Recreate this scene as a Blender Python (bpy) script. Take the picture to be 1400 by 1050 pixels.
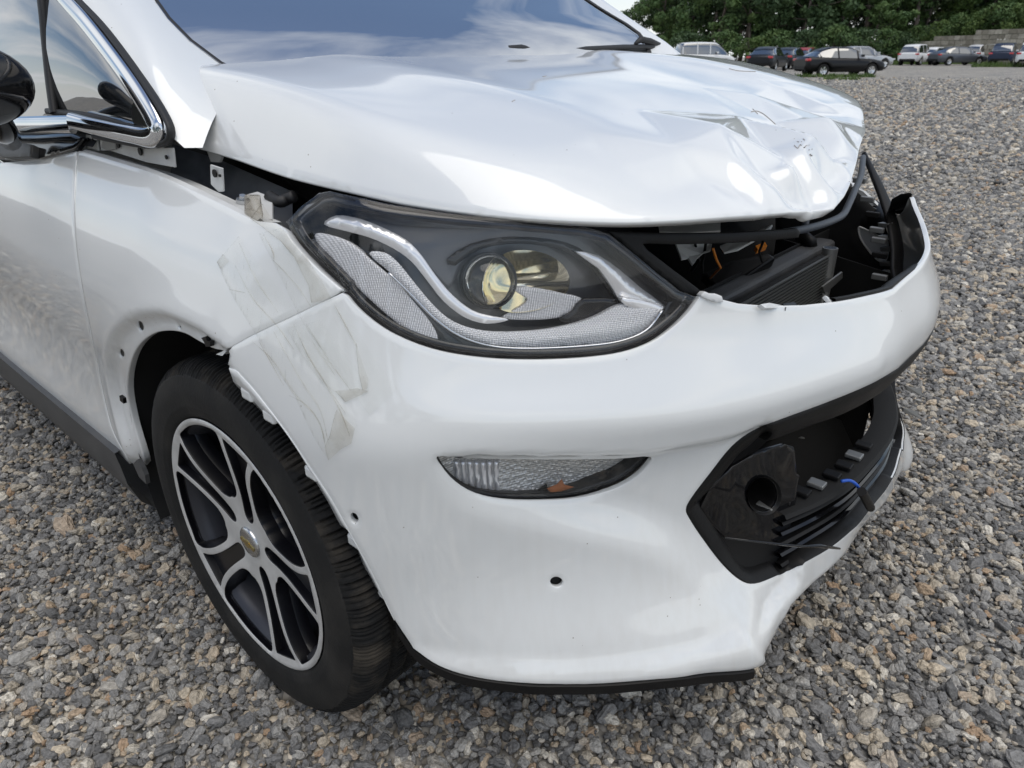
import bpy, bmesh, math, random
import numpy as np
from mathutils import Vector, Matrix, geometry
random.seed(7); np.random.seed(7)
SC = bpy.context.scene
for o in list(bpy.data.objects): bpy.data.objects.remove(o)
COL = SC.collection
# ------------------------------------------------------------------ camera
CAM = np.array([.963, -1.2485, 1.0596]); YAW, PITCH, ROLL, FPX = 2.3007, .4409, -.0093, 950.0
PW, PH = 1400, 1050
fw = np.array([math.cos(YAW)*math.cos(PITCH), math.sin(YAW)*math.cos(PITCH), -math.sin(PITCH)])
_r = np.array([math.sin(YAW), -math.cos(YAW), 0.]); _u = np.cross(_r, fw)
rt = _r*math.cos(ROLL)+_u*math.sin(ROLL); up = _u*math.cos(ROLL)-_r*math.sin(ROLL)
cd = bpy.data.cameras.new('camera'); co = bpy.data.objects.new('camera', cd); COL.objects.link(co)
cd.sensor_width = 36; cd.lens = FPX/PW*36; cd.clip_start = .05; cd.clip_end = 2000
co.matrix_world = Matrix(((rt[0], up[0], -fw[0], CAM[0]), (rt[1], up[1], -fw[1], CAM[1]), (rt[2], up[2], -fw[2], CAM[2]), (0, 0, 0, 1)))
SC.camera = co
cd.dof.use_dof = True; cd.dof.focus_distance = 1.15; cd.dof.aperture_fstop = 11
# ------------------------------------------------------------------ world: Nishita sky with drifting cloud
SUN_EL, SUN_AZ = math.radians(73), math.radians(-30)      # azimuth measured in the car frame (x forward, y left)
w = bpy.data.worlds.new('World'); SC.world = w; w.use_nodes = True
nt = w.node_tree; nt.nodes.clear()
N = lambda t: nt.nodes.new(t); L = nt.links.new
out = N('ShaderNodeOutputWorld'); bg = N('ShaderNodeBackground'); L(bg.outputs[0], out.inputs[0])
sky = N('ShaderNodeTexSky'); sky.sky_type = 'NISHITA'; sky.sun_disc = False
sky.sun_elevation = SUN_EL; sky.sun_rotation = math.pi/2-SUN_AZ; sky.air_density = 1.0; sky.dust_density = .7
tc = N('ShaderNodeTexCoord'); sep = N('ShaderNodeSeparateXYZ'); L(tc.outputs['Generated'], sep.inputs[0])
mz = N('ShaderNodeMath'); mz.operation = 'MAXIMUM'; L(sep.outputs[2], mz.inputs[0]); mz.inputs[1].default_value = 0
az = N('ShaderNodeMath'); az.operation = 'ADD'; L(mz.outputs[0], az.inputs[0]); az.inputs[1].default_value = .16
dv = N('ShaderNodeVectorMath'); dv.operation = 'DIVIDE'; cmb = N('ShaderNodeCombineXYZ')
for i in range(3): L(az.outputs[0], cmb.inputs[i])
L(tc.outputs['Generated'], dv.inputs[0]); L(cmb.outputs[0], dv.inputs[1])
mp = N('ShaderNodeMapping'); mp.inputs['Scale'].default_value = (.62, 1.0, 0); mp.inputs['Rotation'].default_value = (0, 0, .6); mp.inputs['Location'].default_value = (1.55, 1.0, 0)
L(dv.outputs[0], mp.inputs[0])
nz = N('ShaderNodeTexNoise'); nz.inputs['Scale'].default_value = 1.15; nz.inputs['Detail'].default_value = 7; nz.inputs['Roughness'].default_value = .52; nz.inputs['Distortion'].default_value = .35
L(mp.outputs[0], nz.inputs[0])
cr = N('ShaderNodeValToRGB'); cr.color_ramp.elements[0].position = .43; cr.color_ramp.elements[1].position = .60; L(nz.outputs[0], cr.inputs[0])
hz = N('ShaderNodeMapRange'); L(mz.outputs[0], hz.inputs[0]); hz.inputs[1].default_value = .0; hz.inputs[2].default_value = .22; hz.inputs[3].default_value = .8; hz.inputs[4].default_value = 0
cm = N('ShaderNodeMath'); cm.operation = 'MAXIMUM'; L(cr.outputs[0], cm.inputs[0]); L(hz.outputs[0], cm.inputs[1])
mx = N('ShaderNodeMix'); mx.data_type = 'RGBA'; L(cm.outputs[0], mx.inputs[0]); L(sky.outputs[0], mx.inputs[6]); mx.inputs[7].default_value = (7.9, 8.15, 8.4, 1)
L(mx.outputs[2], bg.inputs[0]); bg.inputs[1].default_value = .10
ld = bpy.data.lights.new('sun', 'SUN'); ld.energy = 1.2; ld.angle = math.radians(58); ld.color = (1, .93, .82)
so = bpy.data.objects.new('sun', ld); COL.objects.link(so)
sd = Vector((math.cos(SUN_EL)*math.cos(SUN_AZ), math.cos(SUN_EL)*math.sin(SUN_AZ), math.sin(SUN_EL)))
so.rotation_euler = sd.to_track_quat('Z', 'Y').to_euler()
SC.view_settings.view_transform = 'Standard'; SC.view_settings.look = 'None'; SC.view_settings.exposure = .43; SC.view_settings.gamma = 1
SC.render.engine = 'CYCLES'
# ------------------------------------------------------------------ pixel helpers
def proj(P):
    d = np.asarray(P, float)-CAM; z = d@fw
    return np.stack([PW/2+FPX*(d@rt)/z, PH/2-FPX*(d@up)/z], -1)
def ray(px):
    px = np.atleast_2d(np.asarray(px, float))
    return fw+((px[:, 0]-PW/2)/FPX)[:, None]*rt-((px[:, 1]-PH/2)/FPX)[:, None]*up
def at(px, py, ax, val):            # the point of a pixel's ray on a plane x/y/z = val of the car
    d = ray((px, py))[0]; return CAM+d*((val-CAM[ax])/d[ax])
def spline(ts, vs, t):              # natural cubic spline, vectorised
    ts = np.asarray(ts, float); vs = np.asarray(vs, float); n = len(ts); h = np.diff(ts)
    A = np.eye(n); B = np.zeros((n,)+vs.shape[1:])
    for i in range(1, n-1):
        A[i, i-1], A[i, i], A[i, i+1] = h[i-1], 2*(h[i-1]+h[i]), h[i]
        B[i] = 6*((vs[i+1]-vs[i])/h[i]-(vs[i]-vs[i-1])/h[i-1])
    M = np.linalg.solve(A, B); t = np.asarray(t, float)
    k = np.clip(np.searchsorted(ts, t)-1, 0, n-2); a = (ts[k+1]-t)/h[k]; b = 1-a
    sh = (slice(None),)+(None,)*(vs.ndim-1); a_, b_, hk = a[sh], b[sh], h[k][sh]
    return a_*vs[k]+b_*vs[k+1]+((a_**3-a_)*M[k]+(b_**3-b_)*M[k+1])*hk*hk/6
def pch(ts, vs, t):                 # monotone (pchip-like) interpolation
    ts = np.asarray(ts, float); vs = np.asarray(vs, float); h = np.diff(ts); d = np.diff(vs)/h
    m = np.zeros(len(ts)); m[1:-1] = np.where(d[:-1]*d[1:] > 0, 2*d[:-1]*d[1:]/(d[:-1]+d[1:]+1e-12), 0); m[0] = d[0]; m[-1] = d[-1]
    t = np.clip(np.asarray(t, float), ts[0], ts[-1]); k = np.clip(np.searchsorted(ts, t)-1, 0, len(ts)-2); x = (t-ts[k])/h[k]
    return (2*x**3-3*x**2+1)*vs[k]+(x**3-2*x**2+x)*h[k]*m[k]+(-2*x**3+3*x**2)*vs[k+1]+(x**3-x**2)*h[k]*m[k+1]
def sstep(a, b, x): x = np.clip((x-a)/(b-a), 0, 1); return x*x*(3-2*x)
def pldist(P, line):                # distance of points to a polyline, and parameter along it
    P = np.asarray(P, float); line = np.asarray(line, float); best = np.full(len(P), 1e9); tt = np.zeros(len(P)); acc = 0
    tot = np.linalg.norm(np.diff(line, axis=0), axis=1).sum()
    for a, b in zip(line[:-1], line[1:]):
        ab = b-a; l2 = ab@ab+1e-18; t = np.clip((P-a)@ab/l2, 0, 1); d = np.linalg.norm(P-a-t[:, None]*ab, axis=1)
        m = d < best; best[m] = d[m]; tt[m] = (acc+t[m]*math.sqrt(l2))/tot; acc += math.sqrt(l2)
    return best, tt
def inpoly(P, poly):
    P = np.asarray(P, float); poly = np.asarray(poly, float); c = np.zeros(len(P), bool); j = len(poly)-1
    for i in range(len(poly)):
        a, b = poly[i], poly[j]
        m = (a[1] > P[:, 1]) != (b[1] > P[:, 1])
        with np.errstate(divide='ignore', invalid='ignore'):
            c ^= m & (P[:, 0] < (b[0]-a[0])*(P[:, 1]-a[1])/(b[1]-a[1]+1e-30)+a[0])
        j = i
    return c
def resample(line, h, closed=False):
    line = np.asarray(line, float)
    if closed: line = np.vstack([line, line[:1]])
    out = []
    for a, b in zip(line[:-1], line[1:]):
        n = max(1, int(np.linalg.norm(b-a)/h+.5))
        out += [a+(b-a)*i/n for i in range(n)]
    if not closed: out.append(line[-1])
    return np.array(out)
def smooth_line(line, n=8, closed=False):      # Catmull-Rom through the points
    P = np.asarray(line, float); m = len(P); out = []
    rng = range(m) if closed else range(m-1)
    for i in rng:
        p1, p2 = P[i], P[(i+1) % m]
        p0 = P[(i-1) % m] if (closed or i > 0) else 2*p1-p2
        p3 = P[(i+2) % m] if (closed or i+2 < m) else 2*p2-p1
        for k in range(n):
            t = k/n; out.append(.5*(2*p1+(p2-p0)*t+(2*p0-5*p1+4*p2-p3)*t*t+(3*p1-p0-3*p2+p3)*t**3))
    if not closed: out.append(P[-1])
    return np.array(out)
def blur(G, n):
    for _ in range(n):
        P = np.pad(G, 1, mode='edge'); G = (P[:-2, 1:-1]+2*P[1:-1, 1:-1]+P[2:, 1:-1])/4
        P = np.pad(G, 1, mode='edge'); G = (P[1:-1, :-2]+2*P[1:-1, 1:-1]+P[1:-1, 2:])/4
    return G
class Grid:                         # scalar field on a regular (u, v) grid, bicubic look-up
    def __init__(s, u0, u1, v0, v1, h):
        s.nu = int(round((u1-u0)/h))+1; s.nv = int(round((v1-v0)/h))+1; s.u0, s.v0, s.h = u0, v0, h
        U, V = np.meshgrid(u0+h*np.arange(s.nu), v0+h*np.arange(s.nv), indexing='ij'); s.U, s.V = U.ravel(), V.ravel(); s.G = np.zeros((s.nu, s.nv))
    def pts(s): return np.stack([s.U, s.V], -1)
    def add(s, vals): s.G = s.G+vals.reshape(s.nu, s.nv)
    def __call__(s, u, v):
        x = np.clip((np.asarray(u, float)-s.u0)/s.h, 1, s.nu-2.001); y = np.clip((np.asarray(v, float)-s.v0)/s.h, 1, s.nv-2.001)
        i, j = x.astype(int), y.astype(int); fx, fy = x-i, y-j
        def wt(f): return [-.5*f+f*f-.5*f**3, 1-2.5*f*f+1.5*f**3, .5*f+2*f*f-1.5*f**3, -.5*f*f+.5*f**3]
        wx, wy = wt(fx), wt(fy); r = 0
        for a in range(4):
            for b in range(4):
                r = r+wx[a]*wy[b]*s.G[np.clip(i+a-1, 0, s.nu-1), np.clip(j+b-1, 0, s.nv-1)]
        return r
class Surf:                         # a parametric surface f(u, v) with pixel -> (u, v) inversion through the camera
    def __init__(s, f, dom, sign=1, n=(260, 120)):
        s.f, s.dom, s.sign = f, dom, sign
        U, V = np.meshgrid(np.linspace(dom[0], dom[1], n[0]), np.linspace(dom[2], dom[3], n[1]), indexing='ij')
        s.gu, s.gv = U.ravel(), V.ravel(); P = s.pos(s.gu, s.gv); nn = s.nor(s.gu, s.gv)
        vis = ((CAM-P)*nn).sum(1) > 0; vis &= ((P-CAM)@fw) > .1
        s.gu, s.gv = s.gu[vis], s.gv[vis]; s.gp = proj(P[vis]); s.gd = np.linalg.norm(P[vis]-CAM, axis=1)
    def pos(s, u, v): return s.f(np.asarray(u, float), np.asarray(v, float))
    def der(s, u, v, e=2e-3):
        return (s.pos(u+e, v)-s.pos(u-e, v))/(2*e), (s.pos(u, v+e)-s.pos(u, v-e))/(2*e)
    def nor(s, u, v):
        a, b = s.der(np.asarray(u, float), np.asarray(v, float)); n = np.cross(a, b)*s.sign
        return n/(np.linalg.norm(n, axis=1)[:, None]+1e-12)
    def inv(s, pxs):
        out = []
        for p in np.atleast_2d(np.asarray(pxs, float)):
            d = np.hypot(s.gp[:, 0]-p[0], s.gp[:, 1]-p[1]); k = np.argmin(d+s.gd*.5); uv = np.array([s.gu[k], s.gv[k]]); e = 1e-3
            for it in range(25):
                q = proj(s.pos(np.array([uv[0], uv[0]+e, uv[0]]), np.array([uv[1], uv[1], uv[1]+e])))
                r = p-q[0]; J = np.stack([(q[1]-q[0])/e, (q[2]-q[0])/e], 1)
                st = np.linalg.lstsq(J, r, rcond=1e-6)[0]; l = np.linalg.norm(st); st *= min(1, .04/(l+1e-12)); uv = uv+st
                if l < 1e-6: break
            uv = np.clip(uv, [s.dom[0], s.dom[2]], [s.dom[1], s.dom[3]]); out.append(uv)
        return np.array(out)
# ------------------------------------------------------------------ mesh helpers
def link(name, me, mat=None, parent=None):
    o = bpy.data.objects.new(name, me); COL.objects.link(o)
    if mat is not None and me is not None: me.materials.append(mat)
    if parent is not None: o.parent = parent
    return o
def tag(o, label=None, cat=None, group=None, kind=None):
    for k, v in (('label', label), ('category', cat), ('group', group), ('kind', kind)):
        if v: o[k] = v
    return o
def empty(name, loc=(0, 0, 0), rz=0):
    o = bpy.data.objects.new(name, None); COL.objects.link(o); o.location = loc; o.rotation_euler = (0, 0, rz); o.empty_display_size = .1; return o
def mesh(name, V, F, mat=None, parent=None, smooth=True, angle=None):
    me = bpy.data.meshes.new(name); me.from_pydata([tuple(v) for v in V], [], [tuple(f) for f in F]); me.update()
    if smooth:
        me.polygons.foreach_set('use_smooth', [True]*len(me.polygons))
        if angle: me.set_sharp_from_angle(angle=math.radians(angle))
    return link(name, me, mat, parent)
def bm_obj(name, bm, mat=None, parent=None, smooth=True, angle=35):
    me = bpy.data.meshes.new(name); bmesh.ops.recalc_face_normals(bm, faces=bm.faces); bm.to_mesh(me); bm.free()
    if smooth:
        me.polygons.foreach_set('use_smooth', [True]*len(me.polygons)); me.set_sharp_from_angle(angle=math.radians(angle))
    return link(name, me, mat, parent)
def trim(surf, outline, holes=(), h=.012, off=0., hem=((.0010, .0005), (.0014, .002), (.0010, .006)), hemholes=True, offf=None):
    """mesh of surf inside outline (uv polygon) minus holes; edges get a rolled hem"""
    loops = [resample(outline, h, True)]+[resample(q, h*.8, True) for q in holes]
    for i, lp in enumerate(loops):
        a = np.sum(lp[:, 0]*np.roll(lp[:, 1], -1)-np.roll(lp[:, 0], -1)*lp[:, 1])
        if (a < 0) == (i == 0): loops[i] = lp[::-1]
    B = np.vstack(loops); lo, hi = loops[0].min(0), loops[0].max(0)
    ys = np.arange(lo[1], hi[1]+h, h*.866); pts = []
    for k, y in enumerate(ys):
        xs = np.arange(lo[0]+(k % 2)*h/2, hi[0]+1e-6, h); pts.append(np.stack([xs, np.full(len(xs), y)], -1))
    pts = np.vstack(pts); m = inpoly(pts, loops[0])
    for q in loops[1:]: m &= ~inpoly(pts, q)
    pts = pts[m]
    rings = []                          # rows that run along the edges keep the shading clean there
    for lp in loops:
        du = np.roll(lp, -1, 0)-np.roll(lp, 1, 0); nn = np.stack([-du[:, 1], du[:, 0]], -1); nn /= np.linalg.norm(nn, axis=1)[:, None]+1e-12; rings.append(lp+nn*h*.8)
    rings = np.vstack(rings); m = inpoly(rings, loops[0])
    for q in loops[1:]: m &= ~inpoly(rings, q)
    rings = rings[m]; dmin = np.full(len(pts), 9.)
    for lp in loops:
        c_ = np.vstack([lp, lp[:1]]); d, _ = pldist(pts, c_); dmin = np.minimum(dmin, d); d, _ = pldist(rings, c_); rings = rings[d > h*.6]
    pts = pts[dmin > h*1.35]
    if len(rings) > 1:                  # thin out ring points that bunch at corners
        keep = []; cell = set()
        for r_ in rings:
            k_ = (int(r_[0]/(h*.5)), int(r_[1]/(h*.5)))
            if k_ not in cell: cell.add(k_); keep.append(r_)
        pts = np.vstack([pts, keep])
    allp = np.vstack([B, pts]); edges = []; k = 0
    for lp in loops:
        n = len(lp); edges += [(k+i, k+(i+1) % n) for i in range(n)]; k += n
    vo, eo, fo, ov, oe, of = geometry.delaunay_2d_cdt([Vector(p) for p in allp], edges, [], 0, 1e-7)
    vo = np.array([tuple(v) for v in vo]); F = np.array(fo)
    c = vo[F].mean(1); m = inpoly(c, loops[0])
    for q in loops[1:]: m &= ~inpoly(c, q)
    F = F[m]
    P = surf.pos(vo[:, 0], vo[:, 1]); nr = surf.nor(vo[:, 0], vo[:, 1])
    o_ = off if offf is None else offf(vo)[:, None]
    P = P+nr*o_
    # orient
    t = F[:200]; fn = np.cross(P[t[:, 1]]-P[t[:, 0]], P[t[:, 2]]-P[t[:, 0]])
    if (fn*nr[t[:, 0]]).sum() < 0: F = F[:, ::-1]
    V = [p for p in P]; F = [tuple(f) for f in F]
    o2n = {}
    for i, l in enumerate(ov):
        for j in l: o2n[j] = i
    k = 0
    for li, lp in enumerate(loops):
        n = len(lp)
        if li == 0 or hemholes:
            ids = [o2n[k+i] for i in range(n)]
            uvl = vo[ids]; du = np.roll(uvl, -1, 0)-np.roll(uvl, 1, 0); onu = np.stack([du[:, 1], -du[:, 0]], -1)
            onu /= np.linalg.norm(onu, axis=1)[:, None]+1e-12
            a, b = surf.der(uvl[:, 0], uvl[:, 1]); e = a*onu[:, :1]+b*onu[:, 1:]; e /= np.linalg.norm(e, axis=1)[:, None]+1e-12
            nn = nr[ids]; prev = ids
            for (ea, eb) in hem:
                cur = list(range(len(V), len(V)+n)); V += list(P[ids]+e*ea-nn*eb)
                for i in range(n): F.append((prev[(i+1) % n], prev[i], cur[i], cur[(i+1) % n]) if surf.sign > 0 else (prev[i], prev[(i+1) % n], cur[(i+1) % n], cur[i]))
                prev = cur
        k += n
    return np.array(V), F
def tube(path, r, n=8, closed=False, caps=True):
    P = [Vector(p) for p in path]; m = len(P); V = []; F = []
    rr = r if hasattr(r, '__len__') else [r]*m
    ref = Vector((0, 0, 1)); prevx = None
    for i in range(m):
        t = (P[(i+1) % m]-P[i-1]) if closed else (P[min(i+1, m-1)]-P[max(i-1, 0)])
        t.normalize()
        x = t.cross(ref) if prevx is None else prevx-t*prevx.dot(t)
        if x.length < 1e-5: x = t.cross(Vector((1, 0, 0)))
        x.normalize(); prevx = x; y = t.cross(x)
        for k in range(n): a = 2*math.pi*k/n; V.append(P[i]+(x*math.cos(a)+y*math.sin(a))*rr[i])
    for i in range(m if closed else m-1):
        for k in range(n):
            a, b = i*n+k, i*n+(k+1) % n; c, d = ((i+1) % m)*n+(k+1) % n, ((i+1) % m)*n+k; F.append((a, b, c, d))
    if caps and not closed: F.append(tuple(range(n))[::-1]); F.append(tuple((m-1)*n+k for k in range(n)))
    return V, F
def prism(poly, nrm, th):            # flat polygon (3D points) given thickness along nrm
    P = np.asarray(poly, float); nrm = np.asarray(nrm, float); nrm = nrm/np.linalg.norm(nrm); n = len(P)
    V = list(P)+list(P-nrm*th); F = [tuple(range(n)), tuple(range(2*n-1, n-1, -1))]+[(i, n+i, n+(i+1) % n, (i+1) % n) for i in range(n)]
    return V, F
def box(c, sx, sy, sz, R=None):
    V = []
    for x in (-.5, .5):
        for y in (-.5, .5):
            for z in (-.5, .5):
                v = np.array([x*sx, y*sy, z*sz]); V.append((R@v if R is not None else v)+np.asarray(c, float))
    F = [(0, 1, 3, 2), (4, 6, 7, 5), (0, 4, 5, 1), (2, 3, 7, 6), (0, 2, 6, 4), (1, 5, 7, 3)]
    return V, F
def join(*vfs):
    V = []; F = []
    for v, f in vfs:
        k = len(V); V += [tuple(p) for p in v]; F += [tuple(i+k for i in q) for q in f]
    return V, F
def bevel(o, w, seg=2, ang=40):
    m = o.modifiers.new('bevel', 'BEVEL'); m.width = w; m.segments = seg; m.limit_method = 'ANGLE'; m.angle_limit = math.radians(ang); return o
# ------------------------------------------------------------------ materials
def mat(name, col, rough=.5, metal=0., coat=0., coat_r=.03, spec=.5, emit=None, es=0, ior=None, trans=0., alpha=None, build=None):
    m = bpy.data.materials.new(name); m.use_nodes = True; nt = m.node_tree; b = nt.nodes['Principled BSDF']
    b.inputs['Base Color'].default_value = (*col, 1); b.inputs['Roughness'].default_value = rough; b.inputs['Metallic'].default_value = metal
    b.inputs['Coat Weight'].default_value = coat; b.inputs['Coat IOR'].default_value = 1.7 if coat == 1 else 1.5; b.inputs['Coat Roughness'].default_value = coat_r; b.inputs['Specular IOR Level'].default_value = spec
    if ior: b.inputs['IOR'].default_value = ior
    if trans: b.inputs['Transmission Weight'].default_value = trans
    if alpha is not None: b.inputs['Alpha'].default_value = alpha
    if emit: b.inputs['Emission Color'].default_value = (*emit, 1); b.inputs['Emission Strength'].default_value = es
    if build: build(nt, b)
    return m
def nd(nt, t, **kw):
    n = nt.nodes.new(t)
    for k, v in kw.items():
        if k.startswith('i_'): n.inputs[k[2:].replace('_', ' ')].default_value = v
        else: setattr(n, k, v)
    return n
def noise_col(scale, c1, c2, lo=.35, hi=.65, detail=6, coords='Object', dist=0., stretch=None, rough=None, bump=0, bscale=None):
    def f(nt, b):
        tc = nd(nt, 'ShaderNodeTexCoord'); src = tc.outputs[coords]
        if stretch:
            mp = nd(nt, 'ShaderNodeMapping'); mp.inputs['Scale'].default_value = stretch; nt.links.new(src, mp.inputs[0]); src = mp.outputs[0]
        n = nd(nt, 'ShaderNodeTexNoise', i_Scale=scale, i_Detail=detail, i_Distortion=dist); nt.links.new(src, n.inputs[0])
        r = nd(nt, 'ShaderNodeValToRGB'); r.color_ramp.elements[0].position = lo; r.color_ramp.elements[1].position = hi
        r.color_ramp.elements[0].color = (*c1, 1); r.color_ramp.elements[1].color = (*c2, 1); nt.links.new(n.outputs[0], r.inputs[0]); nt.links.new(r.outputs[0], b.inputs['Base Color'])
        if rough:
            mr = nd(nt, 'ShaderNodeMapRange'); mr.inputs[3].default_value, mr.inputs[4].default_value = rough; nt.links.new(n.outputs[0], mr.inputs[0]); nt.links.new(mr.outputs[0], b.inputs['Roughness'])
        if bump:
            n2 = nd(nt, 'ShaderNodeTexNoise', i_Scale=bscale or scale*3, i_Detail=4); nt.links.new(src, n2.inputs[0])
            bp = nd(nt, 'ShaderNodeBump', i_Strength=bump, i_Distance=.002); nt.links.new(n2.outputs[0], bp.inputs['Height']); nt.links.new(bp.outputs[0], b.inputs['Normal'])
    return f
def paint_nodes(scratch=False):
    def f(nt, b):
        tc = nd(nt, 'ShaderNodeTexCoord')
        mp = nd(nt, 'ShaderNodeMapping'); mp.inputs['Scale'].default_value = (26, 26, 2.2); nt.links.new(tc.outputs['Object'], mp.inputs[0])
        n = nd(nt, 'ShaderNodeTexNoise', i_Scale=3.0, i_Detail=5); nt.links.new(mp.outputs[0], n.inputs[0])          # vertical rain streaks of dust
        n2 = nd(nt, 'ShaderNodeTexNoise', i_Scale=5.5, i_Detail=6); nt.links.new(tc.outputs['Object'], n2.inputs[0])
        sz = nd(nt, 'ShaderNodeSeparateXYZ'); nt.links.new(tc.outputs['Object'], sz.inputs[0])
        low = nd(nt, 'ShaderNodeMapRange'); low.inputs[1].default_value = .62; low.inputs[2].default_value = .22; nt.links.new(sz.outputs[2], low.inputs[0])   # road film gathers low down
        mu = nd(nt, 'ShaderNodeMath', operation='MULTIPLY'); nt.links.new(n.outputs[0], mu.inputs[0]); nt.links.new(n2.outputs[0], mu.inputs[1])
        ml = nd(nt, 'ShaderNodeMath', operation='MULTIPLY_ADD'); nt.links.new(low.outputs[0], ml.inputs[0]); ml.inputs[1].default_value = .9; ml.inputs[2].default_value = .12
        mm = nd(nt, 'ShaderNodeMath', operation='MULTIPLY'); nt.links.new(mu.outputs[0], mm.inputs[0]); nt.links.new(ml.outputs[0], mm.inputs[1])
        r = nd(nt, 'ShaderNodeValToRGB'); r.color_ramp.elements[0].position = .02; r.color_ramp.elements[1].position = .55
        r.color_ramp.elements[0].color = (.79, .805, .80, 1); r.color_ramp.elements[1].color = (.69, .685, .66, 1); nt.links.new(mm.outputs[0], r.inputs[0])
        # sparse dirt flecks
        v = nd(nt, 'ShaderNodeTexVoronoi', i_Scale=55.0); nt.links.new(tc.outputs['Object'], v.inputs[0])
        lt = nd(nt, 'ShaderNodeMath', operation='LESS_THAN'); nt.links.new(v.outputs['Distance'], lt.inputs[0]); lt.inputs[1].default_value = .055
        n3 = nd(nt, 'ShaderNodeTexNoise', i_Scale=7.0, i_Detail=2); nt.links.new(tc.outputs['Object'], n3.inputs[0])
        gt = nd(nt, 'ShaderNodeMath', operation='GREATER_THAN'); nt.links.new(n3.outputs[0], gt.inputs[0]); gt.inputs[1].default_value = .56
        m3 = nd(nt, 'ShaderNodeMath', operation='MULTIPLY'); nt.links.new(lt.outputs[0], m3.inputs[0]); nt.links.new(gt.outputs[0], m3.inputs[1])
        mx = nd(nt, 'ShaderNodeMix', data_type='RGBA'); nt.links.new(m3.outputs[0], mx.inputs[0]); nt.links.new(r.outputs[0], mx.inputs[6]); mx.inputs[7].default_value = (.30, .27, .23, 1)
        nt.links.new(mx.outputs[2], b.inputs['Base Color'])
        mr = nd(nt, 'ShaderNodeMapRange'); mr.inputs[3].default_value, mr.inputs[4].default_value = .02, .09; nt.links.new(n2.outputs[0], mr.inputs[0]); nt.links.new(mr.outputs[0], b.inputs['Coat Roughness'])
    return f
M = {}
M['paint'] = mat('white_paint', (.8, .81, .81), .35, coat=1, coat_r=.03, build=paint_nodes())
M['paint_in'] = mat('white_primer', (.62, .63, .62), .55, build=noise_col(14, (.66, .67, .66), (.45, .44, .42), .3, .8))
M['black'] = mat('black_plastic', (.018, .018, .019), .45, spec=.25, build=noise_col(9, (.005, .005, .0055), (.012, .0115, .011), .3, .8, rough=(.35, .6), bump=.15, bscale=300))
M['blackgloss'] = mat('gloss_black', (.008, .008, .009), .12, spec=.35, coat=.35, build=noise_col(12, (.005, .005, .006), (.010, .010, .0095), .45, .8, rough=(.05, .18)))
M['void'] = mat('engine_dark', (.006, .006, .006), .8)  # near-black for liners, cups and the added sheets that darken the openings
M['greyplastic'] = mat('grey_cladding', (.06, .062, .065), .5, build=noise_col(11, (.05, .052, .055), (.10, .098, .095), .3, .8, rough=(.4, .7), bump=.2, bscale=260))
M['chrome'] = mat('chrome', (.72, .73, .75), .07, 1)
M['satin'] = mat('satin_metal', (.55, .56, .57), .25, 1)
M['alum'] = mat('machined_alloy', (.50, .505, .50), .4, .3, build=noise_col(18, (.70, .70, .685), (.48, .475, .46), .35, .8, rough=(.3, .5)))
M['alloydark'] = mat('alloy_black', (.005, .005, .007), .3, 0, coat=.25, coat_r=.15, spec=.3)
M['barrel'] = mat('alloy_barrel', (.05, .052, .062), .4, .5)
M['disc'] = mat('brake_disc', (.22, .21, .21), .4, .9)
M['rubber'] = mat('tyre_rubber', (.02, .02, .02), .75, spec=.3, build=noise_col(10, (.012, .012, .012), (.040, .037, .033), .45, .8, rough=(.6, .85), bump=.3, bscale=160))
M['tread'] = mat('tyre_tread', (.02, .02, .02), .85, spec=.25, build=noise_col(14, (.010, .010, .010), (.085, .072, .056), .5, .82, rough=(.7, .95), bump=.4, bscale=220))
M['glass'] = mat('tinted_glass', (.012, .014, .016), .02, spec=.9, coat=1, coat_r=.0, ior=2.0)
M['windshield'] = mat('windshield_glass', (.03, .034, .038), .015, spec=.9, coat=1, coat_r=.0, ior=4.0)
M['radiator'] = mat('condenser_fins', (.16, .165, .16), .5, .6)
M['tank'] = mat('condenser_tank', (.30, .305, .30), .45, .7)
M['whiteplastic'] = mat('white_tab', (.7, .71, .71), .5)
M['led'] = mat('amber', (.8, .25, .03), .3)
M['blue'] = mat('blue_wire', (.02, .10, .5), .4)
M['bezelgrey'] = mat('lamp_bezel', (.11, .115, .125), .3, .2, coat=.5)
M['reflector'] = mat('lamp_reflector', (.9, .9, .9), .2, .5)
M['warmrefl'] = mat('projector_bowl', (.95, .88, .68), .07, 1)
def checker(scale, c1, c2, bump=.6, metal=.6):
    def f(nt, b):
        tc = nd(nt, 'ShaderNodeTexCoord'); v = nd(nt, 'ShaderNodeTexVoronoi', i_Scale=scale); v.inputs['Randomness'].default_value = .12; nt.links.new(tc.outputs['Object'], v.inputs[0])
        r = nd(nt, 'ShaderNodeValToRGB'); r.color_ramp.elements[0].position = .25; r.color_ramp.elements[1].position = .62
        r.color_ramp.elements[0].color = (*c1, 1); r.color_ramp.elements[1].color = (*c2, 1); nt.links.new(v.outputs['Distance'], r.inputs[0]); nt.links.new(r.outputs[0], b.inputs['Base Color'])
        bp = nd(nt, 'ShaderNodeBump', i_Strength=bump, i_Distance=.002); nt.links.new(v.outputs['Distance'], bp.inputs['Height']); nt.links.new(bp.outputs[0], b.inputs['Normal'])
    return f
M['honey'] = mat('honeycomb_reflector', (.7, .7, .7), .25, .1, build=checker(520, (.95, .95, .95), (.40, .40, .41), .4))
M['ledstrip'] = mat('light_guide', (.8, .8, .8), .12, .1, build=checker(420, (.95, .95, .95), (.62, .63, .65), 1.0))
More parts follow.
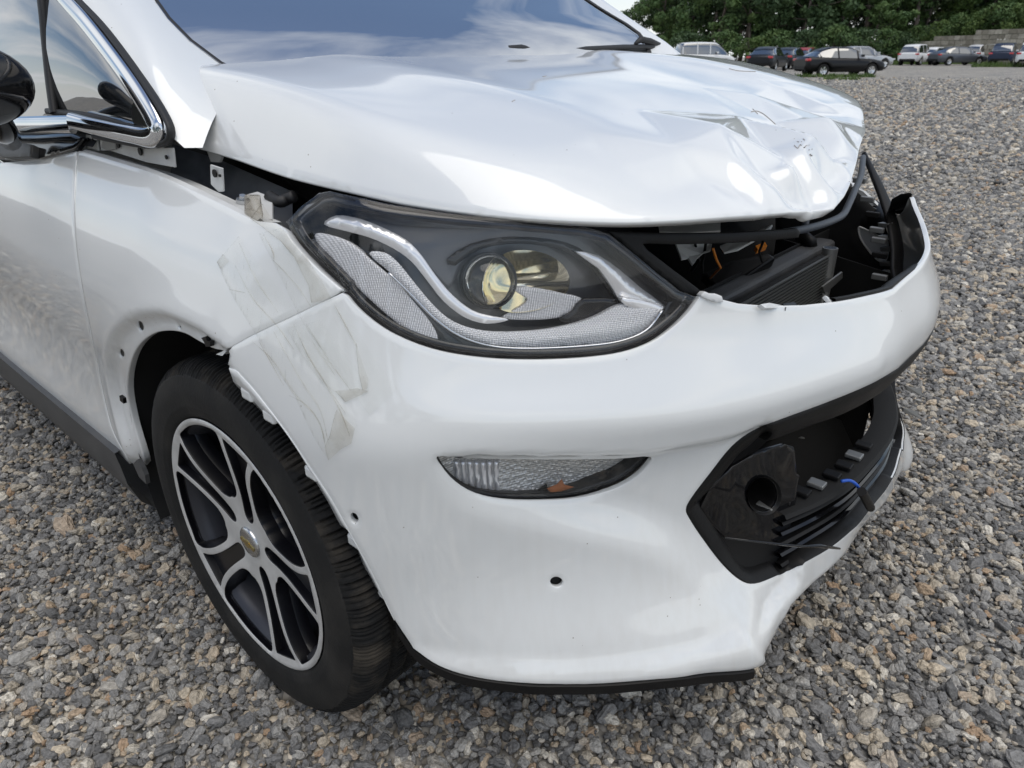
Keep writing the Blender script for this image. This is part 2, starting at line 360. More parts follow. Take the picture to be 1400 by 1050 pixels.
def clear(name, tint, amt, rough=.02, dirt=0, dirtcol=(.4, .36, .3), bump=0):     # thin clear plastic: mostly transmits, reflects by Fresnel
    m = bpy.data.materials.new(name); m.use_nodes = True; nt = m.node_tree; nt.nodes.clear()
    o = nd(nt, 'ShaderNodeOutputMaterial'); t = nd(nt, 'ShaderNodeBsdfTransparent'); t.inputs[0].default_value = (*tint, 1); g = nd(nt, 'ShaderNodeBsdfGlossy'); g.inputs['Roughness'].default_value = rough
    fr = nd(nt, 'ShaderNodeFresnel', i_IOR=1.5); ge = nd(nt, 'ShaderNodeNewGeometry'); io = nd(nt, 'ShaderNodeMapRange'); io.inputs[3].default_value = 1.5; io.inputs[4].default_value = 1/1.5; nt.links.new(ge.outputs['Backfacing'], io.inputs[0]); nt.links.new(io.outputs[0], fr.inputs['IOR']); mu = nd(nt, 'ShaderNodeMath', operation='MULTIPLY'); mu.inputs[1].default_value = amt; nt.links.new(fr.outputs[0], mu.inputs[0])
    mx = nd(nt, 'ShaderNodeMixShader'); nt.links.new(mu.outputs[0], mx.inputs[0]); nt.links.new(t.outputs[0], mx.inputs[1]); nt.links.new(g.outputs[0], mx.inputs[2]); last = mx
    if bump:
        tc = nd(nt, 'ShaderNodeTexCoord'); mp_ = nd(nt, 'ShaderNodeMapping'); mp_.inputs['Scale'].default_value = (60, 18, 18); nt.links.new(tc.outputs['Object'], mp_.inputs[0])
        n = nd(nt, 'ShaderNodeTexNoise', i_Scale=1.6, i_Detail=4, i_Distortion=1.5); nt.links.new(mp_.outputs[0], n.inputs[0]); bp = nd(nt, 'ShaderNodeBump', i_Strength=.8, i_Distance=.004); nt.links.new(n.outputs[0], bp.inputs['Height']); nt.links.new(bp.outputs[0], g.inputs['Normal']); nt.links.new(bp.outputs[0], fr.inputs['Normal'])
    if dirt:
        d = nd(nt, 'ShaderNodeBsdfDiffuse'); d.inputs[0].default_value = (*dirtcol, 1); tc = nd(nt, 'ShaderNodeTexCoord')
        n = nd(nt, 'ShaderNodeTexNoise', i_Scale=16.0, i_Detail=8, i_Distortion=1.2); nt.links.new(tc.outputs['Object'], n.inputs[0])
        r = nd(nt, 'ShaderNodeMapRange'); r.inputs[1].default_value = .45; r.inputs[2].default_value = .8; r.inputs[3].default_value = dirt*.06; r.inputs[4].default_value = dirt; nt.links.new(n.outputs[0], r.inputs[0])
        m2 = nd(nt, 'ShaderNodeMixShader'); nt.links.new(r.outputs[0], m2.inputs[0]); nt.links.new(mx.outputs[0], m2.inputs[1]); nt.links.new(d.outputs[0], m2.inputs[2]); last = m2
    nt.links.new(last.outputs[0], o.inputs[0]); return m
M['lens'] = clear('lamp_lens', (.985, .985, .99), 1.1, .015, .07, (.5, .5, .5))
M['tape'] = clear('clear_tape', (1, 1, .995), .5, .06, bump=1)
M['tapedirt'] = clear('dirty_tape', (.99, .985, .97), .7, .15, .36, (.42, .37, .29))
M['glassball'] = mat('projector_lens', (.9, .92, .9), .0, trans=1.0, ior=1.5)
M['edge'] = mat('window_rubber', (.015, .015, .016), .55)
M['scratch'] = mat('scraped_paint', (.42, .40, .38), .7)
def fogn(nt, b):
    tc = nd(nt, 'ShaderNodeTexCoord'); w_ = nd(nt, 'ShaderNodeTexWave', i_Scale=95.0, i_Distortion=1.5, bands_direction='Z'); nt.links.new(tc.outputs['Object'], w_.inputs[0])
    r = nd(nt, 'ShaderNodeValToRGB'); r.color_ramp.elements[0].color = (.50, .49, .46, 1); r.color_ramp.elements[1].color = (.92, .90, .85, 1); nt.links.new(w_.outputs[0], r.inputs[0]); nt.links.new(r.outputs[0], b.inputs['Base Color'])
    v = nd(nt, 'ShaderNodeTexVoronoi', i_Scale=190.0); nt.links.new(tc.outputs['Object'], v.inputs[0])
    bp = nd(nt, 'ShaderNodeBump', i_Strength=.8, i_Distance=.003); nt.links.new(v.outputs['Distance'], bp.inputs['Height']); nt.links.new(bp.outputs[0], b.inputs['Normal'])
M['fogrefl'] = mat('fog_reflector', (.6, .58, .52), .22, .25, build=fogn)
M['leafdry'] = mat('dry_leaf', (.35, .12, .04), .7)
M['seal'] = mat('seal_rubber', (.05, .06, .075), .5)
M['brown'] = mat('brown_dust', (.16, .12, .08), .8)
M['innermetal'] = mat('inner_panel', (.09, .095, .105), .35, .5, build=noise_col(6, (.10, .105, .115), (.42, .43, .45), .35, .7))
M['wad'] = clear('crumpled_tape', (.97, .95, .91), .8, .15, .85, (.30, .26, .20))
# ------------------------------------------------------------------ ground
def gravel_mat(name, far=False):
    def f(nt, b):
        tc = nd(nt, 'ShaderNodeTexCoord')
        v = nd(nt, 'ShaderNodeTexVoronoi', i_Scale=34.0); nt.links.new(tc.outputs['Object'], v.inputs[0])
        wn = nd(nt, 'ShaderNodeSeparateColor'); nt.links.new(v.outputs['Color'], wn.inputs[0])
        r = nd(nt, 'ShaderNodeValToRGB'); e = r.color_ramp.elements; e[0].position = 0; e[0].color = (.22, .222, .222, 1); e[1].position = 1; e[1].color = (.66, .62, .55, 1)
        for p, c in ((.35, (.30, .30, .298)), (.62, (.39, .385, .37)), (.80, (.47, .44, .39))): q = e.new(p); q.color = (*c, 1)
        nt.links.new(wn.outputs[0], r.inputs[0])
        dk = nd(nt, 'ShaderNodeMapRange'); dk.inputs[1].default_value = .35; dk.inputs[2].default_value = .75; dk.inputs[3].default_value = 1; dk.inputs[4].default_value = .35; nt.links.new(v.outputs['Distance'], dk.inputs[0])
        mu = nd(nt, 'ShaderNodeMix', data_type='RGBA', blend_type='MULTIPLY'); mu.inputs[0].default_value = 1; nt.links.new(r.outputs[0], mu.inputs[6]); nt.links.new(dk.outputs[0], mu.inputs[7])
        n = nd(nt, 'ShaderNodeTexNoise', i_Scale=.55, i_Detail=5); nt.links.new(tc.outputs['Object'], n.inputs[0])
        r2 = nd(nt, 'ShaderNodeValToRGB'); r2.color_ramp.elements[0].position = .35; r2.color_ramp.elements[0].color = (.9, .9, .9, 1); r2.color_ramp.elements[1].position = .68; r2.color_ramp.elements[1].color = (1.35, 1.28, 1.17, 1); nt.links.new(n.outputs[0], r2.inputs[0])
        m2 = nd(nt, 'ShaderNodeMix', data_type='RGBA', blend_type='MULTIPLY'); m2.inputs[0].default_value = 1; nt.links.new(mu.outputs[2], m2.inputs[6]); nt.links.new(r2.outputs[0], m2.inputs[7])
        # weeds and thin grass, far off in patches
        n4 = nd(nt, 'ShaderNodeTexNoise', i_Scale=.11, i_Detail=6); nt.links.new(tc.outputs['Object'], n4.inputs[0])
        mr = nd(nt, 'ShaderNodeMapRange'); mr.inputs[1].default_value = .66; mr.inputs[2].default_value = .74; mr.inputs[4].default_value = .5; nt.links.new(n4.outputs[0], mr.inputs[0])
        m4 = nd(nt, 'ShaderNodeMix', data_type='RGBA'); nt.links.new(mr.outputs[0], m4.inputs[0]); nt.links.new(m2.outputs[2], m4.inputs[6]); m4.inputs[7].default_value = (.13, .13, .07, 1)
        nt.links.new(m4.outputs[2], b.inputs['Base Color'])
        inv = nd(nt, 'ShaderNodeMath', operation='SUBTRACT'); inv.inputs[0].default_value = 1; nt.links.new(v.outputs['Distance'], inv.inputs[1])
        bp = nd(nt, 'ShaderNodeBump', i_Strength=1.0, i_Distance=.016); nt.links.new(inv.outputs[0], bp.inputs['Height']); nt.links.new(bp.outputs[0], b.inputs['Normal'])
    return mat(name, (.2, .2, .2), .85, spec=.3, build=f)
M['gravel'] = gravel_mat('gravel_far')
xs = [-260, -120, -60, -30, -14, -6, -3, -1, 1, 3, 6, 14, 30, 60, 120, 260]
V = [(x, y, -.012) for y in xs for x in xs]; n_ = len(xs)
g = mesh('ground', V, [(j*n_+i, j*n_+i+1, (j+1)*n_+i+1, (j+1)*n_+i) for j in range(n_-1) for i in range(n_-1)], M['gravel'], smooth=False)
tag(g, 'grey gravel lot reaching to the tree line', 'ground', kind='structure')
def stone_mat():
    def f(nt, b):
        a = nd(nt, 'ShaderNodeAttribute', attribute_type='INSTANCER', attribute_name='rc'); s = nd(nt, 'ShaderNodeSeparateXYZ'); nt.links.new(a.outputs['Vector'], s.inputs[0])
        r = nd(nt, 'ShaderNodeValToRGB'); r.color_ramp.interpolation = 'LINEAR'; e = r.color_ramp.elements
        e[0].position = 0; e[0].color = (.11, .115, .122, 1); e[1].position = 1; e[1].color = (.65, .64, .60, 1)
        for p, c in ((.30, (.19, .195, .205)), (.52, (.27, .275, .28)), (.68, (.34, .345, .345)), (.78, (.38, .35, .30)), (.86, (.50, .45, .37)), (.897, (.36, .26, .18)), (.93, (.42, .40, .36))): q = e.new(p); q.color = (*c, 1)
        nt.links.new(s.outputs[0], r.inputs[0])
        tc = nd(nt, 'ShaderNodeTexCoord'); n = nd(nt, 'ShaderNodeTexNoise', i_Scale=2.2, i_Detail=6); nt.links.new(tc.outputs['Object'], n.inputs[0])
        mr = nd(nt, 'ShaderNodeMapRange'); mr.inputs[1].default_value = .3; mr.inputs[2].default_value = .7; mr.inputs[3].default_value = .68; mr.inputs[4].default_value = 1.28; nt.links.new(n.outputs[0], mr.inputs[0])
        mu = nd(nt, 'ShaderNodeMix', data_type='RGBA', blend_type='MULTIPLY'); mu.inputs[0].default_value = 1; nt.links.new(r.outputs[0], mu.inputs[6]); nt.links.new(mr.outputs[0], mu.inputs[7])
        wm = nd(nt, 'ShaderNodeMix', data_type='RGBA', blend_type='MULTIPLY'); wm.inputs[0].default_value = 1; nt.links.new(mu.outputs[2], wm.inputs[6]); wm.inputs[7].default_value = (1.36, 1.29, 1.19, 1)
        nt.links.new(wm.outputs[2], b.inputs['Base Color'])
        bp = nd(nt, 'ShaderNodeBump', i_Strength=.5, i_Distance=.1); nt.links.new(n.outputs[0], bp.inputs['Height']); nt.links.new(bp.outputs[0], b.inputs['Normal'])
    return mat('gravel_stone', (.2, .2, .2), .8, spec=.35, build=f)
M['stone'] = stone_mat()
def gravel_field():
    rng = np.random.default_rng(11); pts = []; sc = []
    def layer(step, r0, r1, smin, smax, z, keep=1.):
        x = np.arange(-9, 9, step) if r1 < 12 else np.arange(-43, 43, step); X, Y = np.meshgrid(x, x+2.0); P = np.stack([X.ravel(), Y.ravel()], -1)+rng.uniform(-.55, .55, (X.size, 2))*step
        d = np.hypot(P[:, 0]-CAM[0], P[:, 1]-CAM[1]); P3 = np.c_[P, np.zeros(len(P))]
        dep = (P3-CAM)@fw; q = proj(P3); m = (d > r0) & (d < r1) & (dep > .2) & (q[:, 0] > -600) & (q[:, 0] < 2050) & (q[:, 1] < 1450) & (rng.random(len(P)) < (keep if r1 < 25 else keep*np.clip((r1-d)/(r1*.62), 0, 1)**1.3))
        # no stones where the tyre stands or deep under the car, which nothing shows
        m &= ~((np.abs(P[:, 0]) < .07) & (np.abs(P[:, 1]+.75) < .1)); m &= ~((P[:, 0] < .45) & (P[:, 1] > -.35) & (P[:, 1] < .8) & (P[:, 0] > -3.2))
        P = P[m]; s = np.exp(rng.normal(0, .38, len(P)))*(smin+smax)/2; s = np.clip(s, smin*.6, smax*1.7)
        pts.append(np.c_[P, z+s*rng.uniform(-.25, .25, len(P))]); sc.append(s)
    layer(.0115, 0, 2.8, .0046, .0076, -.006)          # bed of small chips
    layer(.021, 0, 3.4, .0066, .0108, -.002, .8)         # main stones
    layer(.085, 0, 3.4, .011, .016, .0, .36)            # odd large ones
    layer(.021, 2.8, 7.0, .0085, .0130, -.004)
    layer(.042, 3.4, 9.5, .013, .019, -.002, .6)
    layer(.052, 9.3, 15, .018, .027, -.003, .75)
    layer(.095, 14.5, 42, .022, .036, -.003, .9)
    layer(.085, 8.0, 20, .018, .028, -.004, .55)
    P = np.vstack(pts); S = np.concatenate(sc); n = len(P)
    me = bpy.data.meshes.new('gravel_stones'); me.from_pydata(P.tolist(), [], [])
    rc = np.c_[rng.random(n)**.95, rng.random(n), rng.integers(0, 8, n)]
    # larger stones are paler and warmer more often
    for nm, ty, val in (('rc', 'FLOAT_VECTOR', rc), ('sc', 'FLOAT_VECTOR', S[:, None]*np.c_[rng.uniform(.85, 1.45, n), rng.uniform(.7, 1.1, n), rng.uniform(.5, .8, n)]), ('ro', 'FLOAT_VECTOR', np.c_[rng.normal(0, .45, n), rng.normal(0, .45, n), rng.uniform(0, 6.28, n)])):
        a = me.attributes.new(nm, ty, 'POINT'); a.data.foreach_set('vector', np.asarray(val, np.float32).ravel())
    a = me.attributes.new('vi', 'INT', 'POINT'); a.data.foreach_set('value', rng.integers(0, 8, n).astype(np.int32))
    o = link('gravel', me, M['stone'])
    ng = bpy.data.node_groups.new('gravel_stones', 'GeometryNodeTree')
    ng.interface.new_socket('Geometry', in_out='INPUT', socket_type='NodeSocketGeometry'); ng.interface.new_socket('Geometry', in_out='OUTPUT', socket_type='NodeSocketGeometry')
    gi = nd(ng, 'NodeGroupInput'); go = nd(ng, 'NodeGroupOutput'); ip = nd(ng, 'GeometryNodeInstanceOnPoints'); gti = nd(ng, 'GeometryNodeGeometryToInstance'); L2 = ng.links.new
    for k in range(8):
        ic = nd(ng, 'GeometryNodeMeshIcoSphere'); ic.inputs['Radius'].default_value = 1; ic.inputs['Subdivisions'].default_value = 2
        ps = nd(ng, 'GeometryNodeInputPosition'); ad = nd(ng, 'ShaderNodeVectorMath', operation='ADD'); ad.inputs[1].default_value = (k*7.3, k*3.1, -k*5.7); L2(ps.outputs[0], ad.inputs[0])
        nz = nd(ng, 'ShaderNodeTexVoronoi', i_Scale=.85); nz.feature = 'F1'; L2(ad.outputs[0], nz.inputs['Vector'])
        mr = nd(ng, 'ShaderNodeMapRange'); mr.inputs[1].default_value = .1; mr.inputs[2].default_value = .8; mr.inputs[3].default_value = 1.25; mr.inputs[4].default_value = .62; L2(nz.outputs['Distance'], mr.inputs[0])
        sm = nd(ng, 'ShaderNodeVectorMath', operation='SCALE'); L2(ps.outputs[0], sm.inputs[0]); L2(mr.outputs[0], sm.inputs['Scale'])
        sp = nd(ng, 'GeometryNodeSetPosition'); L2(ic.outputs[0], sp.inputs[0]); L2(sm.outputs[0], sp.inputs['Position'])
        ss = nd(ng, 'GeometryNodeSetShadeSmooth'); ss.inputs['Shade Smooth'].default_value = k % 2 == 0; L2(sp.outputs[0], ss.inputs[0])
        mt = nd(ng, 'GeometryNodeSetMaterial'); mt.inputs['Material'].default_value = M['stone']; L2(ss.outputs[0], mt.inputs[0]); L2(mt.outputs[0], gti.inputs[0])
    def at_(nm, t):
        q = nd(ng, 'GeometryNodeInputNamedAttribute', data_type=t); q.inputs[0].default_value = nm; return q
    L2(gi.outputs[0], ip.inputs['Points']); L2(gti.outputs[0], ip.inputs['Instance']); ip.inputs['Pick Instance'].default_value = True
    L2(at_('vi', 'INT').outputs[0], ip.inputs['Instance Index']); L2(at_('sc', 'FLOAT_VECTOR').outputs[0], ip.inputs['Scale'])
    er = nd(ng, 'FunctionNodeEulerToRotation'); L2(at_('ro', 'FLOAT_VECTOR').outputs[0], er.inputs[0]); L2(er.outputs[0], ip.inputs['Rotation'])
    L2(ip.outputs[0], go.inputs[0])
    md = o.modifiers.new('stones', 'NODES'); md.node_group = ng
    tag(o, 'loose grey and tan crushed stone covering the lot', 'gravel', kind='stuff'); print('stones', n)
gravel_field()
# ------------------------------------------------------------------ the damaged car: body shell
CAR = empty('damaged_car'); tag(CAR, 'white compact car with crumpled hood and grille missing, parked on the gravel', 'car')
half = np.array([(.748, 0), (.744, -.1), (.725, -.2), (.69, -.31), (.625, -.46), (.55, -.585), (.465, -.70), (.40, -.785), (.345, -.835), (.28, -.862), (.19, -.874), (.08, -.878), (-.1, -.88), (-.4, -.882), (-.9, -.882), (-1.5, -.88), (-2.1, -.876), (-2.6, -.866), (-2.9, -.84), (-3.12, -.77), (-3.24, -.62), (-3.28, -.4), (-3.29, 0)])
lh = half*[1, -1]; lh[1:7] += [(.006, 0), (.014, 0), (.02, .004), (.02, .01), (.015, .01), (.008, .008)]; full = np.vstack([lh[::-1], half[1:]]); ds = np.r_[0, np.cumsum(np.linalg.norm(np.diff(full, axis=0), axis=1))]; ds -= ds[len(half)-1]
SMAX = ds[-1]
sg = np.arange(-SMAX, SMAX, .004); cg = spline(ds, full, sg)
def contour(s): return np.stack([np.interp(s, sg, cg[:, 0]), np.interp(s, sg, cg[:, 1])], -1)
tg = np.gradient(cg, sg, axis=0); tg /= np.linalg.norm(tg, axis=1)[:, None]
for _ in range(6): tg = (np.roll(tg, 1, 0)+2*tg+np.roll(tg, -1, 0))/4
def s_of(x=None, y=None):            # s on the right half for a given contour x (side) or y (front)
    m = sg >= 0; a = cg[m]; k = np.argmin(np.abs(a[:, 0]-x)+(0 if y is None else np.abs(a[:, 1]-y))) if x is not None else np.argmin(np.abs(a[:, 1]-y)+(a[:, 0] < 0)*9); return sg[m][k]
ZP = [.12, .16, .20, .26, .33, .40, .47, .54, .60, .63, .66, .72, .76, .80, .84, .88, .92, .96, 1.0]
prof = {                              # inward offset (m) of the shell against the plan contour, per height, at stations round the car
 0.00: [.06, .035, .018, .006, .0, .002, .004, .004, .001, .0, .008, .034, .044, .050, .056, .064, .08, .11, .15],
 .20:  [.045, .014, -.002, -.002, .003, .006, .008, .006, .001, .0, .008, .034, .045, .051, .057, .064, .08, .11, .15],
 .29:  [.035, -.004, -.018, -.014, .003, .010, .014, .012, .003, .0, .007, .036, .046, .052, .058, .065, .08, .11, .15],
 .39:  [.02, -.032, -.052, -.034, .004, .014, .014, .012, .003, .0, .007, .036, .046, .052, .058, .065, .08, .11, .15],
 .50:  [.03, -.016, -.036, -.030, .003, .018, .020, .016, .004, .0, .007, .036, .047, .053, .059, .066, .08, .11, .15],
 .72:  [.05, .012, -.008, -.008, .012, .026, .026, .018, .005, .0, .006, .034, .045, .051, .058, .066, .08, .11, .15],
 .93:  [.10, .070, .045, .025, .022, .022, .016, .010, .003, .0, .004, .022, .034, .045, .055, .066, .085, .115, .15],
 1.05: [.15, .125, .10, .066, .036, .014, .006, .004, .002, .001, .003, .014, .026, .040, .053, .068, .09, .118, .15],
 1.20: [.19, .15, .12, .075, .03, .010, .004, .003, .002, .001, .002, .008, .016, .028, .044, .064, .085, .112, .145],
 1.45: [.19, .15, .12, .075, .03, .012, .008, .006, .004, .003, .003, .004, .009, .018, .032, .052, .074, .098, .125],
 1.85: [.16, .13, .10, .05, .018, .022, .026, .022, .012, .008, .004, .002, .006, .012, .024, .042, .062, .082, .11],
 2.40: [.16, .13, .10, .05, .016, .024, .032, .028, .016, .010, .005, .001, .003, .008, .018, .034, .052, .07, .10],
 3.60: [.16, .13, .10, .05, .016, .022, .028, .024, .014, .010, .006, .001, .002, .006, .014, .028, .046, .066, .09],
 5.2:  [.16, .12, .08, .04, .01, .01, .01, .008, .004, .002, .0, .0, .0, .004, .012, .026, .046, .07, .10]}
SG = Grid(-1.30, 2.6, .12, 1.0, .005)
def base_inset(s, z):
    st = sorted(prof); zi = np.asarray(z, float); cols = np.array([spline(ZP, prof[k], np.clip(zi, .12, 1.0)) for k in st])
    a = np.abs(np.asarray(s, float)); k = np.clip(np.searchsorted(st, a)-1, 0, len(st)-2); st_ = np.array(st); f = np.clip((a-st_[k])/(st_[k+1]-st_[k]), 0, 1); f = f*f*(3-2*f)
    i = np.arange(len(a)); return cols[k, i]*(1-f)+cols[k+1, i]*f
SG.add(base_inset(SG.U, SG.V)); SG.G = blur(SG.G, 6)
def shell_pos(s, z, grid=None):
    grid = grid or SG
    s = np.asarray(s, float); z = np.asarray(z, float)
    c = contour(s); t = np.stack([np.interp(s, sg, tg[:, 0]), np.interp(s, sg, tg[:, 1])], -1); nn = np.stack([t[:, 1], -t[:, 0]], -1)   # inward/outward fixed below
    nn = np.where((nn*c).sum(1)[:, None] > 0, nn, -nn) if False else nn
    ins = np.where((s > SG.u0+.01) & (s < 2.58), grid(s, z), base_inset(s, z))
    p = c-nn*NSIGN*ins[:, None]; return np.c_[p, z]
NSIGN = 1.0
c0 = contour(np.array([0.])); t0 = np.array([np.interp(0, sg, tg[:, 0]), np.interp(0, sg, tg[:, 1])]); NSIGN = 1.0 if np.array([t0[1], -t0[0]])@c0[0] > 0 else -1.0
SHELL0 = Surf(shell_pos, (-1.2, 2.5, .125, .995), 1, (420, 100))
tn = SHELL0.nor(np.array([0.]), np.array([.5]))[0]
SIGN = 1 if tn[0] > 0 else -1
SHELL0 = Surf(shell_pos, (-1.2, 2.5, .125, .995), SIGN, (420, 100))
S0 = SHELL0.inv
SGB = Grid(-1.30, 2.6, .12, 1.0, .005); SGB.G = SG.G.copy()          # the plain shell, kept for the grille's own parts
# ---- pressed-in shapes of the bumper and fender, drawn over the plain shell
GP = SG.pts()
brow = S0(smooth_line([(560, 612), (592, 622), (640, 624), (740, 626), (840, 625), (892, 622), (940, 613), (1000, 600), (1040, 582)], 4))
low = S0(smooth_line([(575, 620), (590, 655), (625, 695), (680, 716), (760, 736), (860, 758), (930, 790), (985, 838), (1020, 868)], 4))
scoop = np.vstack([brow, S0([(1090, 600), (1120, 690), (1090, 800), (1040, 868)]), low[::-1]])
ins = inpoly(GP, scoop); db, tb = pldist(GP, brow); dl, tl = pldist(GP, low)
SG.add(np.where(ins, .030*sstep(0, .012, db)*sstep(0, .075, dl)*(1-.45*sstep(.55, 1, tb)), 0))
# shoulder crease of the bumper above it, slightly proud
cl = S0(smooth_line([(520, 552), (600, 566), (720, 572), (850, 573), (980, 566), (1090, 540), (1200, 500)], 4)); dc, tc_ = pldist(GP, cl)
SG.add(-.0035*np.exp(-(dc/.022)**2)*sstep(0, .15, tc_))
# lower lip ledge
lp = S0(smooth_line([(560, 880), (640, 892), (760, 898), (880, 890), (960, 874), (1010, 852)], 4)); dq, tq = pldist(GP, lp)
below = inpoly(GP, np.vstack([lp, S0([(1045, 905), (900, 945), (700, 945), (540, 900)])]))
SG.add(np.where(below, -.012*sstep(0, .03, dq), 0)*np.exp(-((GP[:, 1]-.2)/.2)**2))
# wheel-arch band left bare by the missing arch trim
arch_out = S0(smooth_line([(190, 655), (172, 610), (158, 560), (148, 505), (150, 470), (165, 446), (190, 432), (218, 429), (245, 436), (275, 452), (312, 478)], 4))
arch_in = S0(smooth_line([(197, 650), (185, 615), (173, 575), (166, 535), (169, 502), (180, 476), (200, 460), (222, 456), (243, 460), (262, 471), (285, 482), (312, 484)], 4))
ac = np.vstack([arch_out, arch_in[::-1]]); ia = inpoly(GP, np.vstack([arch_out, S0([(320, 560), (250, 700)])])); do, _ = pldist(GP, arch_out)
SG.add(np.where(ia, .011*sstep(0, .011, do), -.004*np.exp(-(do/.03)**2)*(GP[:, 0] > .9)))
# fender: soft hollow ahead of the shut line
SG.G = blur(SG.G, 1)
SHELL = Surf(shell_pos, (-1.2, 2.5, .125, .995), SIGN, (420, 100)); S = SHELL.inv
# ---- panels cut from the shell
lampcut = smooth_line([(470, 401), (486, 420), (512, 442), (542, 460), (582, 476), (625, 486), (680, 492), (740, 493), (800, 490), (850, 483), (890, 469), (920, 449), (942, 428), (957, 408)], 4)
seam = [(296, 487), (318, 475), (345, 460), (372, 447), (400, 434), (435, 417), (468, 402)]
wheel_edge = [(541, 848), (530, 826), (514, 792), (497, 760), (476, 722), (452, 680), (424, 638), (394, 593), (366, 556), (340, 524), (312, 496)]
chin = [(1041, 899), (1020, 906), (980, 915), (900, 928), (800, 935), (700, 932), (640, 923), (600, 909), (566, 886)]
grille_low = [(965, 402), (972, 404), (986, 411), (1010, 417), (1050, 420), (1100, 419), (1145, 414), (1190, 405), (1222, 396)]
mid_low = [(1238, 618), (1222, 655), (1196, 705), (1165, 745), (1140, 772), (1110, 798), (1082, 826), (1060, 855), (1048, 885)]
top_r = np.vstack([S(seam[1:]), S(lampcut[1:]), S(grille_low)]); 
bot_r = np.vstack([S(smooth_line(chin[::-1][:-3], 4)), smooth_line([(.50, .214), (.46, .206), (.425, .199), (.40, .194), (.375, .192), (.348, .197), (.322, .209), (.30, .217)], 3), S(smooth_line(mid_low[::-1][2:], 3))])            # wheel side -> centre
edge_r = S(smooth_line(wheel_edge[::-1], 3))                   # seam -> bottom
uvc = top_r[top_r[:, 0] > .02]; botc = bot_r[bot_r[:, 0] > .05]
mir = lambda a: a[::-1]*[-1, 1]
lcut = mir(np.vstack([S(seam[1:]), S(lampcut[1:])])); ltop = mir(S(grille_low[:6]))
left_low = botc*[-1, 1]
outline = np.vstack([uvc, ltop[ltop[:, 0] < -.02], lcut, edge_r*[-1, 1], left_low, botc[::-1], edge_r[::-1]])
def mirfix(a): return a
print('top', np.round(uvc[::6], 3).tolist()); print('bot', np.round(botc[::4], 3).tolist()); print('edge', np.round(edge_r[::3], 3).tolist())
go_r = np.vstack([S(smooth_line([(1185, 706), (1140, 745), (1100, 769), (1060, 789), (1032, 799), (1012, 794), (988, 773), (962, 740), (943, 712), (937, 697), (945, 680), (970, 647), (1000, 610), (1030, 588), (1070, 572), (1130, 550), (1190, 525), (1228, 503)], 4))])
go_r = go_r[go_r[:, 0] > .015]
ghole = np.vstack([go_r, go_r[::-1]*[-1, 1]])
fog_px = smooth_line([(597, 624), (640, 626), (740, 628), (840, 627), (890, 624), (884, 640), (865, 657), (835, 672), (790, 682), (740, 685), (690, 684), (650, 676), (622, 660), (604, 640)], 3, True)
fhole = S(fog_px); fhole_l = fhole[::-1]*[-1, 1]
def ell(cx, cy, rx, ry, a=0, n=20): t = np.linspace(0, 2*math.pi, n, endpoint=False); x, y = rx*np.cos(t), ry*np.sin(t); return np.stack([cx+x*math.cos(a)-y*math.sin(a), cy+x*math.sin(a)+y*math.cos(a)], -1)
sens = [S(ell(761, 796, 10, 8.2, .1)), S(ell(484, 709, 6.5, 9, -.5))]
V, F = trim(SHELL, outline, [ghole, fhole]+sens, h=.0105, hem=((.0012, .0006), (.0018, .0026), (.0010, .009)))
bumper = mesh('bumper_cover', V, F, M['paint'], CAR); bumper['label'] = 'white front bumper cover with empty lower grille'
# dark cups behind the parking sensor holes
for q in sens:
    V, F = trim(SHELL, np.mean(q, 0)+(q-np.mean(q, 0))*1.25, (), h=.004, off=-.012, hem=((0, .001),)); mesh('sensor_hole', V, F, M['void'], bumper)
# fender
fen_lamp = [(472, 398), (450, 380), (430, 362), (412, 343), (398, 326), (388, 311), (376, 303)]
fen_top = [(350, 300), (330, 291), (300, 276), (265, 259), (235, 245), (205, 233), (170, 222), (140, 213), (112, 205), (106, 206)]
shut = [(105, 208), (102, 250), (101, 300), (105, 350), (114, 405), (126, 465), (139, 530), (152, 583), (166, 612), (180, 634)]
fo = np.vstack([S([(468, 399)]+seam[::-1][1:]+[(303, 484)]), arch_in[::-1][2:], S([(193, 646), (186, 641)]), S(smooth_line(shut[::-1], 3)), S(smooth_line(fen_top[::-1], 3)), S(fen_lamp[::-1])])
def inset_poly(p, d):                # pull a uv polygon inwards by d for a panel gap
    p = np.asarray(p); a = np.sum(p[:, 0]*np.roll(p[:, 1], -1)-np.roll(p[:, 0], -1)*p[:, 1]); du = np.roll(p, -1, 0)-np.roll(p, 1, 0); n = np.stack([-du[:, 1], du[:, 0]], -1)*np.sign(a); n /= np.linalg.norm(n, axis=1)[:, None]+1e-9; return p+n*d
arch_holes = [ell(192, 446, 4.2, 7.5, -.3), ell(166, 483, 3.8, 6.5, -.3), ell(245, 447, 2.2, 4, -.4)]
V, F = trim(SHELL, inset_poly(fo, .0026), [S(q) for q in arch_holes], h=.009, hem=((.0012, .0006), (.0018, .0026), (.0008, .012)))
fender = mesh('fender', V, F, M['paint'], CAR); fender['label'] = 'white front fender with bare wheel arch and clear tape'
for q in arch_holes:
    u = S(q); V, F = trim(SHELL, u.mean(0)+(u-u.mean(0))*1.25, (), h=.004, off=-.003, hem=((0, .001),)); mesh('clip_hole', V, F, M['black'], fender)
